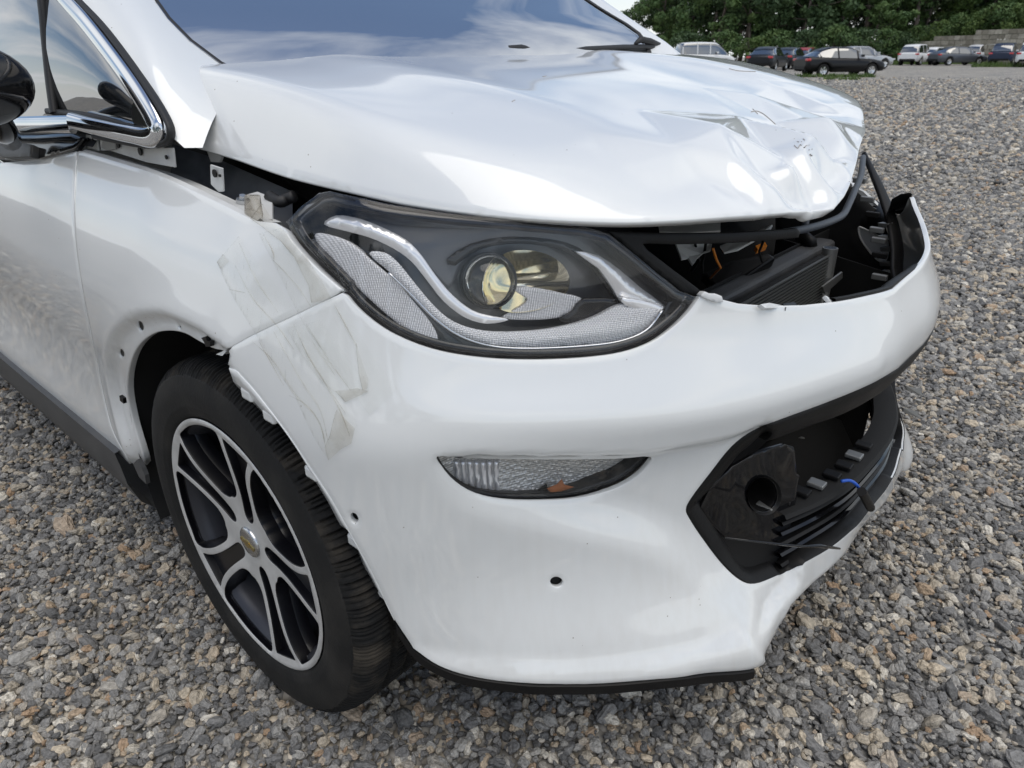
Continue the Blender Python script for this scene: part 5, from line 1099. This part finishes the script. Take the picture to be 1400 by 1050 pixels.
# ------------------------------------------------------------------ strips of clear tape over the fender seam
C3 = lambda pts: [(260+x/2.627, 230+y/2.627) for x, y in pts]
def tape(pts, off, m, h=.008, name='clear_tape'):
    uv = S(C3(pts)); V, F = trim(SHELL, uv, (), h=h, off=off, hem=((.0002, .0002), (.0002, off*.8))); return mesh(name, V, F, m, CAR)
tape([(100, 338), (175, 245), (330, 440), (480, 640), (600, 925), (545, 985), (490, 1035), (380, 820), (240, 600)], .0010, M['tape'])
tape([(250, 235), (335, 215), (440, 350), (545, 480), (742, 790), (645, 885), (520, 700), (400, 540), (300, 330)], .0016, M['tape'])
tape([(352, 575), (470, 545), (600, 720), (610, 800), (560, 830), (470, 760)], .0022, M['tape'])
tape([(222, 182), (262, 130), (300, 190), (340, 225), (420, 320), (470, 400), (508, 468), (440, 482), (430, 420), (380, 320), (330, 262), (262, 210)], .0026, M['tapedirt'], .006, 'dirty_tape')
tape([(488, 1000), (505, 960), (528, 868), (556, 900), (592, 935), (580, 985), (545, 1005), (500, 1045)], .0026, M['tapedirt'], .006, 'dirty_tape')
tape([(598, 630), (612, 680), (640, 758), (636, 790), (622, 797), (608, 735)], .0028, M['tapedirt'], .005, 'dirty_tape')
tape([(525, 800), (600, 790), (640, 800), (560, 838)], .0024, M['tapedirt'], .006, 'dirty_tape')
tape([(100, 338), (120, 310), (140, 335), (112, 360)], .0016, M['tapedirt'], .005, 'dirty_tape')
wr = [[(165, 350), (230, 470), (310, 560), (375, 650)], [(180, 270), (240, 400), (320, 520)], [(300, 330), (345, 375), (400, 440), (435, 495)], [(375, 560), (430, 680), (500, 790), (560, 880)], [(300, 580), (400, 760), (470, 870), (500, 990)], [(225, 620), (300, 690), (380, 810), (460, 900), (490, 1000)], [(360, 815), (420, 850), (470, 920), (490, 1000)], [(145, 435), (200, 447)], [(520, 490), (600, 640)], [(420, 560), (500, 690), (580, 800)], [(250, 620), (340, 780)], [(440, 620), (520, 740)], [(480, 760), (540, 870), (575, 960)], [(268, 240), (300, 300), (305, 335)]]
for q in wr:
    uv = S(C3(smooth_line(q, 5))); n = len(uv); V, F = tube(SHELL.pos(uv[:, 0], uv[:, 1])+SHELL.nor(uv[:, 0], uv[:, 1])*.0016, [.0002+.0005*math.sin(math.pi*i/(n-1)) for i in range(n)], 5); mesh('tape_wrinkle', V, F, M['tapedirt'], CAR)
# crumpled wad of tape and torn seal at the lamp's rear corner
rw = np.random.default_rng(5); P = [at(342+rw.uniform(-8, 18), 292+rw.uniform(-26, 16), 1, -.80+rw.uniform(-.012, .02)) for _ in range(60)]
bm = bmesh.new()
for p in P: bm.verts.new(p)
bmesh.ops.convex_hull(bm, input=bm.verts); 
for v in [v for v in bm.verts if not v.link_faces]: bm.verts.remove(v)
bm_obj('tape_wad', bm, M['wad'], CAR, angle=20)
# clip left hanging in the arch
plate('broken_clip', [at(275, 462, 1, -.868), at(281, 460, 1, -.868), at(283, 466, 1, -.868), at(288, 467, 1, -.868), at(287, 474, 1, -.868), at(281, 474, 1, -.868), at(279, 468, 1, -.868)], .006, M['black'], fender)
plate('broken_clip', [at(163, 541, 1, -.868), at(168, 545, 1, -.868), at(169, 552, 1, -.868), at(164, 548, 1, -.868)], .006, M['black'], fender)
plate('broken_trim', [at(182, 634, 1, -.866), at(188, 628, 1, -.866), at(194, 640, 1, -.866), at(198, 650, 1, -.866), at(200, 662, 1, -.866), at(190, 652, 1, -.866)], .008, M['greyplastic'], CAR)
# scuffs through the hood paint
def scuff(pts, w_): uv = H(pts); n = len(uv); P = HOOD.pos(uv[:, 0], uv[:, 1])+HOOD.nor(uv[:, 0], uv[:, 1])*.0004; V, F = tube(P, w_, 5); mesh('scuff', V, F, M['scratch'], hood)
scuff(smooth_line([(997, 94), (1010, 97), (1033, 98)], 3), .0009)
ribbon(LBR[0], LBR[1], .006, (1, -1, .2), 'lamp_bracket', M['black'], CAR)
for q, w_ in (([(1027, 153), (1034, 152), (1042, 155), (1050, 161), (1060, 170)], .0008), ([(1086, 190), (1090, 194), (1096, 194)], .0007), ([(1086, 199), (1091, 203), (1094, 198), (1099, 202), (1103, 199), (1106, 205)], .0007), ([(1098, 190), (1104, 196), (1110, 204)], .0006), ([(1107, 211), (1110, 213)], .0008), ([(1029, 149), (1036, 156)], .0005), ([(742, 105), (747, 104)], .0006), ([(700, 139), (704, 137)], .0005)): scuff(smooth_line(q, 3), w_)
# ------------------------------------------------------------------ background: parked cars
def carpaint(name, c, m=0.): return mat(name, c, .35, m, coat=.2, coat_r=.05, spec=.25)
CP = {'white': carpaint('car_white', (.72, .73, .73)), 'black': carpaint('car_black', (.005, .005, .006)), 'grey': carpaint('car_grey', (.11, .12, .135), .5), 'navy': carpaint('car_navy', (.02, .03, .06)), 'silver': carpaint('car_silver', (.45, .46, .47), .6), 'red': carpaint('car_red', (.25, .02, .02)), 'dark': carpaint('car_dark', (.014, .016, .02), .2)}
M['tail'] = mat('tail_lamp', (.5, .01, .015), .25, coat=1); M['lampclear'] = mat('lamp_clear', (.7, .72, .72), .15, .4, coat=1)
KIND = {   # stations: x, half-width, underside z, shoulder z ; cabin: x, roof z
 'sedan': dict(L=4.75, low=[(-2.36, .66, .42, .86), (-2.28, .80, .30, 1.0), (-1.7, .90, .24, 1.02), (-.8, .915, .22, .97), (.5, .915, .22, .94), (1.3, .90, .24, .90), (2.0, .86, .26, .78), (2.28, .76, .28, .66), (2.36, .62, .34, .56)], cab=[(-1.95, 1.02, .62), (-1.35, 1.34, .60), (-.7, 1.46, .60), (.1, 1.455, .60), (.55, 1.32, .62), (1.15, .95, .70)]),
 'suv': dict(L=4.6, low=[(-2.25, .74, .45, .95), (-2.18, .86, .34, 1.06), (-1.5, .92, .28, 1.07), (-.5, .925, .26, 1.04), (.7, .92, .26, 1.02), (1.4, .91, .28, 1.0), (1.95, .87, .30, .92), (2.2, .78, .32, .80), (2.28, .64, .38, .66)], cab=[(-2.16, 1.08, .72), (-2.0, 1.45, .68), (-1.6, 1.66, .66), (-.6, 1.71, .66), (.15, 1.67, .66), (.65, 1.46, .68), (1.2, 1.03, .74)]),
 'van': dict(L=4.9, low=[(-2.42, .78, .45, 1.05), (-2.36, .90, .34, 1.12), (-1.5, .95, .28, 1.12), (-.5, .95, .26, 1.10), (.9, .94, .26, 1.08), (1.6, .93, .28, 1.02), (2.1, .90, .30, .90), (2.38, .80, .34, .74), (2.45, .66, .42, .62)], cab=[(-2.38, 1.13, .78), (-2.3, 1.6, .76), (-2.0, 1.90, .75), (-.6, 1.95, .75), (.5, 1.92, .75), (.95, 1.72, .76), (1.75, 1.06, .80)])}
def gen_car(kind, paint, loc, head, label, group=None, name='parked_car', cat='car', sc=1.0):
    K_ = KIND[kind]; E_ = empty(name, loc, head); E_.scale = (sc,)*3; tag(E_, label, cat, group)
    lo = K_['low']; xs_ = np.array([q[0] for q in lo]); X = np.linspace(xs_[0], xs_[-1], 41); Wd, Zb, Zt = (pch(xs_, [q[i] for q in lo], X) for i in (1, 2, 3)); rows = []
    for x, w_, zb, zt in zip(X, Wd, Zb, Zt):
        a = np.array([(-.86, 0), (-1, .16), (-1.02, .45), (-1.0, .72), (-.95, .90), (-.86, .98), (-.5, 1.02), (0, 1.03)]); a = np.vstack([a, a[:-1][::-1]*[-1, 1]])
        r = np.stack([np.full(len(a), x), a[:, 0]*w_, zb+a[:, 1]*(zt-zb)], -1)
        for xw in (-K_['L']*.29, K_['L']*.305):          # wheel arches pushed up
            d = abs(x-xw)
            if d < .37: top = .33+math.sqrt(max(.37**2-d*d, 0)); r[0, 2] = max(r[0, 2], top); r[-1, 2] = r[0, 2]; r[1, 2] = max(r[1, 2], top+.02); r[-2, 2] = r[1, 2]; r[2, 2] = max(r[2, 2], top+.04); r[-3, 2] = r[2, 2]
        rows.append(r)
    loft(rows, 'body', paint, E_)
    for r in (rows[0], rows[-1]): mesh('end_panel', r, [tuple(range(len(r)))], paint, E_)
    cb_ = K_['cab']; xc = np.array([q[0] for q in cb_]); X = np.linspace(xc[0], xc[-1], 31); Zr = pch(xc, [q[1] for q in cb_], X); Wr = pch(xc, [q[2] for q in cb_], X); zl = np.interp(X, xs_, [q[3] for q in lo])-.03; wl = np.interp(X, xs_, [q[1] for q in lo])*.93
    rows = []
    for x, zr, wr_, z0, w0 in zip(X, Zr, Wr, zl, wl):
        a = [(-w0, z0), (-(w0*.35+wr_*.65), z0+(zr-z0)*.62), (-wr_, z0+(zr-z0)*.90), (-wr_*.88, zr), (0, zr+.02)]; a = np.array(a+[(-p, q) for p, q in a[:-1][::-1]]); rows.append(np.c_[np.full(len(a), x), a])
    loft(rows, 'window_glass', M['glass'], E_)
    rf = [r[2:-2]+np.array([0, 0, .012]) for r in rows if r[:, 2].max() > max(Zr)-.22]; loft(rf, 'roof', paint, E_)
    for sgn in (0, -1):                                   # pillars
        for f0 in (.06, .36, .62) if kind != 'sedan' else (.12, .45, .80):
            i = int(f0*30); p = rows[i]; p2 = rows[min(i+(1 if f0 < .3 else -1 if f0 > .6 else 0), 30)]
            q = [0, 1, 2] if sgn == 0 else [8, 7, 6]; sg_ = -1 if sgn == 0 else 1
            a = np.array([p[k] for k in q])+np.array([0, sg_*.012, 0]); b = a+np.array([.085, 0, 0]); loft([a, b], 'pillar', paint, E_)
        # front and rear screen pillars
    for x in (-K_['L']*.29, K_['L']*.305):
        for sy in (-1, 1):
            w_ = empty('wheel', (x, sy*.80, .32)); w_.parent = E_
            for nm, pr, mt in (('tyre', [(.20, .10), (.31, .105), (.325, .08), (.325, -.1)], M['rubber']), ('rim', [(.0, .075), (.06, .085), (.07, .06), (.19, .088), (.205, .10)], M['satin'])):
                V = []; F = []; n = 20
                for r, d in pr:
                    for a in range(n): t = 2*math.pi*a/n; V.append((r*math.cos(t), sy*d, r*math.sin(t)))
                for j in range(len(pr)-1):
                    for a in range(n): F.append((j*n+a, j*n+(a+1) % n, (j+1)*n+(a+1) % n, (j+1)*n+a))
                mesh(nm, V, F, mt, w_, angle=30)
            for s5 in range(5):
                t = s5*1.2566; V, F = box((.13*math.cos(t), sy*.09, .13*math.sin(t)), .15, .01, .035, np.array([[math.cos(t), 0, -math.sin(t)], [0, 1, 0], [math.sin(t), 0, math.cos(t)]])); mesh('spoke', V, F, M['alum'], w_, smooth=False)
    xr, zr_ = lo[1][0], lo[1][3]; xf = lo[-2][0]
    for sy in (-1, 1):
        V, F = box((xr+.03, sy*lo[1][1]*.86, zr_-.14), .22, .30, .13); bevel(mesh('tail_lamp', V, F, M['tail'], E_, smooth=False), .03)
        V, F = box((xf-.05, sy*lo[-2][1]*.82, lo[-2][3]-.03), .36, .26, .11); bevel(mesh('headlight', V, F, M['lampclear'], E_, smooth=False), .03)
        V, F = box((.72, sy*1.0, lo[4][3]+.10), .16, .16, .12); bevel(mesh('mirror', V, F, paint, E_, smooth=False), .03)
    V, F = box((xr-.07, 0, .45), .1, 1.3, .16); mesh('rear_valance', V, F, M['black'], E_, smooth=False)
    V, F = box((xr-.05, 0, zr_-.2), .03, .5, .12); mesh('number_plate', V, F, M['whiteplastic'], E_, smooth=False)
    V, F = box((xf+.07, 0, .5), .1, 1.1, .18); mesh('front_grille', V, F, M['black'], E_, smooth=False)
    return E_
def gpt(px, dist):                   # a point on the ground under a pixel column, at a given distance from the camera
    d = ray((px, 84))[0]; d = d/np.hypot(d[0], d[1]); return (CAM[0]+d[0]*dist, CAM[1]+d[1]*dist, 0)
HR = YAW-math.pi/2                   # heading that runs to the right of the view
GRP = 'cars parked along the far edge of the lot'
gen_car('sedan', CP['black'], gpt(1148, 42), HR+.12, 'black car with pale roof sheen parked in front of the trees, side on', GRP, sc=.90)
gen_car('sedan', CP['silver'], gpt(1174, 60), HR+.25, 'silver car mostly hidden behind the black car with pale roof sheen', GRP)
gen_car('sedan', CP['dark'], gpt(1050, 54), HR+1.0, 'dark sedan half hidden by the crumpled hood, beside the white van', GRP)
gen_car('sedan', CP['dark'], gpt(1080, 62), HR+.9, 'dark sedan behind the other dark sedan, next to the black car', GRP)
gen_car('sedan', CP['red'], gpt(1100, 66), HR+.9, 'dark red car showing only its roof behind the black car', GRP)
gen_car('van', CP['white'], gpt(962, 66), HR+.15, 'white van with roof and side window showing above the crumpled hood', GRP, 'parked_van', 'van')
gen_car('suv', CP['white'], gpt(1252, 80), HR+.75, 'white sport utility car seen from behind beside the grey sedan', GRP)
gen_car('sedan', CP['white'], gpt(1276, 82), HR+.7, 'white car squeezed between the white utility car and the grey sedan', GRP)
gen_car('sedan', CP['grey'], gpt(1308, 78), HR+.12, 'grey sedan parked side on below the stone wall', GRP)
gen_car('suv', CP['white'], gpt(1346, 88), HR+.4, 'white car behind the nose of the grey sedan', GRP)
gen_car('suv', CP['navy'], gpt(1372, 78), HR+.85, 'dark blue car with red tail lamp next to the grey sedan', GRP)
gen_car('suv', CP['white'], gpt(1408, 70), HR+.95, 'white car at the end of the row past the dark blue car', GRP)
# ------------------------------------------------------------------ retaining wall of stone blocks
def stone_mat2():
    def f(nt, b):
        a = nd(nt, 'ShaderNodeAttribute', attribute_name='tone'); r = nd(nt, 'ShaderNodeValToRGB'); e = r.color_ramp.elements; e[0].color = (.30, .27, .21, 1); e[1].color = (.62, .57, .47, 1); nt.links.new(a.outputs['Fac'], r.inputs[0])
        tc = nd(nt, 'ShaderNodeTexCoord'); n = nd(nt, 'ShaderNodeTexNoise', i_Scale=4.0, i_Detail=6); nt.links.new(tc.outputs['Object'], n.inputs[0]); mx = nd(nt, 'ShaderNodeMix', data_type='RGBA', blend_type='MULTIPLY'); mx.inputs[0].default_value = .7; nt.links.new(r.outputs[0], mx.inputs[6]); nt.links.new(n.outputs[0], mx.inputs[7]); nt.links.new(mx.outputs[2], b.inputs['Base Color'])
    return mat('wall_stone', (.35, .31, .25), .9, build=f)
M['wallstone'] = stone_mat2()
wl = empty('retaining_wall', gpt(1215, 92)); tag(wl, 'pale stone block retaining wall below the wooded bank', 'wall')
a_, b_ = np.array(gpt(1225, 92)), np.array(gpt(1560, 80)); o0 = np.array(gpt(1215, 92)); ln = np.linalg.norm(b_-a_); dr = (b_-a_)/ln; nrm = np.array([dr[1], -dr[0], 0]); 
if nrm@(CAM-a_) < 0: nrm = -nrm
rw = np.random.default_rng(9); V = []; F = []; tone = []
for row in range(9):
    z = row*.42; x = -(row % 2)*.35
    while x < ln:
        wd = rw.uniform(.55, .85); htop = 1.7+1.2*min(1, max(0, x/ln*2))
        if z < htop:
            c = a_-o0+dr*(x+wd/2)+nrm*rw.uniform(-.03, .05)+np.array([0, 0, z+.21]); R = np.array([dr, nrm, [0, 0, 1]]).T; v, f = box(c, wd*.95, .4, .39, R); k = len(V); V += v; F += [tuple(i+k for i in q) for q in f]; tone += [rw.random()]*8
        x += wd
blk = mesh('stone_blocks', V, F, M['wallstone'], wl, smooth=False); blk['kind'] = 'stuff'
at_ = blk.data.attributes.new('tone', 'FLOAT', 'POINT'); at_.data.foreach_set('value', np.array(tone, np.float32))
V, F = box((a_+b_)/2-o0-nrm*.35+np.array([0, 0, .8]), ln, .3, 1.6, np.array([dr, nrm, [0, 0, 1]]).T); mesh('backing', V, F, M['brown'], wl, smooth=False)
# ------------------------------------------------------------------ trees and bank
def leafmat(name, c1, c2):
    def f(nt, b):
        tc = nd(nt, 'ShaderNodeTexCoord'); n = nd(nt, 'ShaderNodeTexNoise', i_Scale=.9, i_Detail=3); nt.links.new(tc.outputs['Object'], n.inputs[0]); r = nd(nt, 'ShaderNodeValToRGB'); r.color_ramp.elements[0].position = .3; r.color_ramp.elements[1].position = .7
        r.color_ramp.elements[0].color = (*c1, 1); r.color_ramp.elements[1].color = (*c2, 1); nt.links.new(n.outputs[0], r.inputs[0]); nt.links.new(r.outputs[0], b.inputs['Base Color'])
    return mat(name, c1, .6, spec=.3, build=f)
LM = [leafmat('leaf_dark', (.034, .066, .026), (.066, .11, .04)), leafmat('leaf_mid', (.05, .10, .032), (.10, .155, .045)), leafmat('leaf_bright', (.06, .11, .03), (.11, .16, .04))]
M['bark'] = mat('bark', (.09, .07, .055), .9, build=noise_col(3, (.06, .048, .04), (.16, .13, .105), .3, .7))
def tree_mesh(seed, hgt, rad, base, nleaf, ls, conif=False):
    g_ = np.random.default_rng(seed); tv, tf = [], []
    lean = g_.normal(0, .03, 2)*hgt
    def limb(p0, p1, r0, r1, n=6):
        mid = (np.array(p0)+np.array(p1))/2+g_.normal(0, .05, 3)*np.linalg.norm(np.array(p1)-p0); v, f = tube([p0, mid, p1], [r0, (r0+r1)/2, r1], n); k = len(tv); tv.extend(v); tf.extend([tuple(i+k for i in q) for q in f])
    top = np.array([lean[0], lean[1], hgt*.93]); limb((0, 0, -.2), top*.5, .03*hgt*.6, .02*hgt*.5, 8); limb(top*.5, top, .02*hgt*.5, .03)
    nb = 16; cl = []
    for i in range(nb):
        t = base+(1-base)*(i+.3)/nb; p0 = top*t; an = g_.uniform(0, 6.28); prof_ = (1-t)**.7*1.25 if conif else math.sin(math.pi*min(.96, (t-base)/(1-base)*.85+.14)); l = rad*max(.15, prof_)*g_.uniform(.75, 1.15)
        p1 = p0+np.array([math.cos(an)*l, math.sin(an)*l, l*g_.uniform(.05, .4)]); limb(p0, p1, .05, .015, 5)
        for q in (.45, .75, 1.0): cl.append((p0+(p1-p0)*q+g_.normal(0, .12*rad, 3), rad*g_.uniform(.16, .34)))
    cl.append((top, rad*.25)); lv = []; lf = []
    for i in range(nleaf):
        c, r = cl[g_.integers(len(cl))]; d = g_.normal(0, 1, 3); d /= np.linalg.norm(d); p = c+d*r*g_.uniform(.45, 1.05)**.6*np.array([1.15, 1.15, .75]); n_ = d+g_.normal(0, .5, 3); n_ /= np.linalg.norm(n_)
        t1 = np.cross(n_, g_.normal(0, 1, 3)); t1 /= np.linalg.norm(t1); t2 = np.cross(n_, t1); s = ls*g_.uniform(.6, 1.3); k = len(lv); lv += [p-t1*s*.5, p+t2*s*.32+n_*s*.06, p+t1*s*.5, p-t2*s*.32+n_*s*.06]; lf.append((k, k+1, k+2, k+3))
    return tv, tf, lv, lf
TP = []
for k, (h_, r_, b_2, nl, ls, cf_) in enumerate(((13, 3.6, .22, 6500, .36, False), (11, 3.4, .12, 6500, .36, False), (15, 2.8, .42, 4500, .34, True), (9, 3.0, .08, 5500, .34, False), (3.2, 2.2, .02, 3200, .24, False))):
    tv, tf, lv, lf = tree_mesh(20+k, h_, r_, b_2, nl, ls, cf_)
    a = bpy.data.meshes.new('trunk'); a.from_pydata([tuple(v) for v in tv], [], tf); a.materials.append(M['bark']); a.polygons.foreach_set('use_smooth', [True]*len(a.polygons))
    cs = []
    for q in range(3): b = bpy.data.meshes.new('crown'); b.from_pydata([tuple(v) for v in lv], [], lf); b.materials.append(LM[q]); cs.append(b)
    TP.append((a, cs))
def place_tree(kind, tone, loc, sc, rz, label, group, name='broadleaf_tree', cat='tree'):
    e = empty(name, loc, rz); e.scale = (sc,)*3; tag(e, label, cat, group); link('trunk', TP[kind][0], None, e); link('crown', TP[kind][1][tone], None, e); return e
rt_ = np.random.default_rng(4)
tn = ('dark', 'mid green', 'bright green')
kd = {0: 'broadleaf tree', 1: 'bushy broadleaf tree', 2: 'bare-trunked pine', 3: 'low rounded tree'}
row1 = [(846, 104, 3, 0, .55), (876, 100, 1, 0, .62), (905, 98, 0, 1, .85), (945, 92, 1, 1, .95), (985, 90, 0, 0, .95), (1020, 88, 1, 1, .95), (1060, 86, 3, 0, 1.1), (1100, 84, 1, 0, 1.0), (1138, 86, 0, 1, .9), (1170, 92, 2, 0, 1.0), (1190, 84, 3, 1, .8), (1215, 94, 2, 0, 1.0), (1232, 90, 2, 0, .95), (1256, 92, 1, 1, .95), (1300, 94, 1, 2, 1.0), (1345, 92, 3, 2, 1.25), (1385, 90, 1, 2, 1.05), (1430, 88, 3, 2, 1.2),
        (900, 112, 1, 0, .7), (930, 110, 0, 0, .9), (970, 108, 0, 0, 1.0), (1010, 106, 2, 0, 1.0), (1050, 104, 0, 0, 1.0), (1090, 103, 1, 0, 1.1), (1130, 103, 2, 0, 1.05), (1155, 106, 1, 0, 1.1), (1200, 108, 0, 0, 1.05), (1245, 108, 2, 0, 1.05), (1290, 106, 1, 0, 1.1), (1335, 106, 0, 1, 1.05), (1390, 104, 1, 1, 1.1), (1450, 104, 0, 1, 1.1)]
row1 += [(px, 118+7*(i % 2), i % 2, 0, 1.25) for i, px in enumerate(range(935, 1500, 34))]
for i, (px, ds_, k, t_, sc) in enumerate(row1):
    ds_ += 9; sc *= 1.06
    sc *= 1.2 if ds_ > 110 else 1.08; up_ = max(0, min(1, (px-1240)/160))*3.0*(ds_ > 97)
    ref = 'beside the windshield pillar' if px < 900 else 'behind the white van' if px < 1000 else 'behind the two dark sedans' if px < 1090 else 'behind the black car' if px < 1200 else 'between black car and wall'
    dp = 'at the front of the wood' if ds_ < 98 else 'a little way into the wood' if ds_ < 110 else 'deep in the wood' if ds_ < 124 else 'at the back of the wood'
    lab = '%s %s %s, %s' % (tn[t_], kd[k], dp, ref) if up_ < .3 else '%s %s on the bank %s' % (tn[t_], kd[k], 'above the wall and grey sedan' if px < 1345 else 'above the wall and dark blue car' if px < 1400 else 'above the wall and last white car')
    place_tree(k, t_, (gpt(px, ds_)[0], gpt(px, ds_)[1], up_-.1), sc*rt_.uniform(.92, 1.08), rt_.uniform(0, 6.28), lab, 'trees on the bank above the wall' if up_ >= .3 else 'trees of the wood behind the lot')
for i, (px, ds_, t_, sc) in enumerate((px, d_+9, t_, sc) for px, d_, t_, sc in ((900, 82, 1, .9), (940, 80, 0, 1.0), (985, 78, 1, 1.0), (1030, 76, 2, .8), (1062, 77, 1, 1.0), (1100, 76, 0, 1.0), (1140, 78, 1, 1.1), (1175, 78, 0, 1.0), (1205, 80, 1, 1.0), (1228, 82, 0, .9), (1046, 70, 2, .5), (1106, 70, 2, .5), (1120, 72, 2, .42))):
    place_tree(4, t_, gpt(px, ds_), sc, rt_.uniform(0, 6.28), '%s leafy shrub at the foot of the wood %s' % (tn[t_], 'behind the white van' if px < 1000 else 'behind the two dark sedans' if px < 1090 else 'behind the black car' if px < 1150 else 'near the wall'), 'shrubs at the foot of the wood', 'shrub', 'shrub')
for i, (px, ds_, t_, sc) in enumerate((px, d_+8, t_, sc) for px, d_, t_, sc in ((1248, 86, 1, .75), (1275, 86, 2, .8), (1300, 85, 1, .9), (1330, 84, 2, .9), (1358, 83, 1, 1.0), (1385, 82, 2, .9), (1415, 80, 1, .9))):
    z = 1.3+1.4*min(1, max(0, (px-1225)/335*2)); place_tree(4, t_, (*gpt(px, ds_)[:2], z-.3), sc, rt_.uniform(0, 6.28), '%s shrub spilling over the stone wall %s' % (tn[t_], 'above the white utility car' if px < 1285 else 'above the grey sedan' if px < 1345 else 'above the dark blue car' if px < 1400 else 'above the last white car'), 'shrubs along the top of the wall', 'shrub', 'shrub')
# trees across the lot, mirrored in the paint of the car's side
for i in range(15):
    x_ = -22+i*4.2; place_tree((0, 1, 3)[i % 3], i % 2, (x_, -27-rt_.uniform(0, 6), -.1), rt_.uniform(.8, 1.15), rt_.uniform(0, 6.28), 'leafy tree on the near side of the lot, reflected in the white door', 'trees on the near side of the lot')
# the bank behind the wall
bk = [(1215, 94, .0), (1260, 93, 1.5), (1330, 91.5, 2.2), (1420, 89, 3.0), (1560, 81, 3.4)]
V = []; F = []
for px, d_, z in bk: p = gpt(px, d_); q = gpt(px, d_+14); r = gpt(px, d_+40); V += [(p[0], p[1], z-.2), (q[0], q[1], z+2.2), (r[0], r[1], z+3.5)]
for i in range(len(bk)-1): F += [(i*3, i*3+3, i*3+4, i*3+1), (i*3+1, i*3+4, i*3+5, i*3+2)]
tag(mesh('bank', V, F, LM[0]), 'dark earth bank rising behind the stone wall', 'bank', kind='structure')
# grass and weeds along the foot of the trees
V = []; F = []; g_ = np.random.default_rng(2)
for px0, px1, d0, d1, n in ((880, 1235, 79, 86, 5600), (1195, 1420, 84, 91, 3200), (1090, 1200, 40.0, 40.8, 700), (1130, 1180, 36, 36.8, 160), (1330, 1440, 68, 70, 900)):
    for _ in range(n):
        p = np.array(gpt(g_.uniform(px0, px1), g_.uniform(d0, d1))); h_ = g_.uniform(.12, .45)*(.5 if d0 < 60 else 1); a = g_.uniform(0, 6.28); w_ = .035; t = np.array([math.cos(a), math.sin(a), 0]); k = len(V); V += [p-t*w_, p+t*w_, p+np.array([g_.normal(0, .1), g_.normal(0, .1), h_])]; F.append((k, k+1, k+2))
tag(mesh('grass', V, F, LM[2], smooth=False), 'thin green grass and weeds along the edge of the lot', 'grass', kind='stuff')
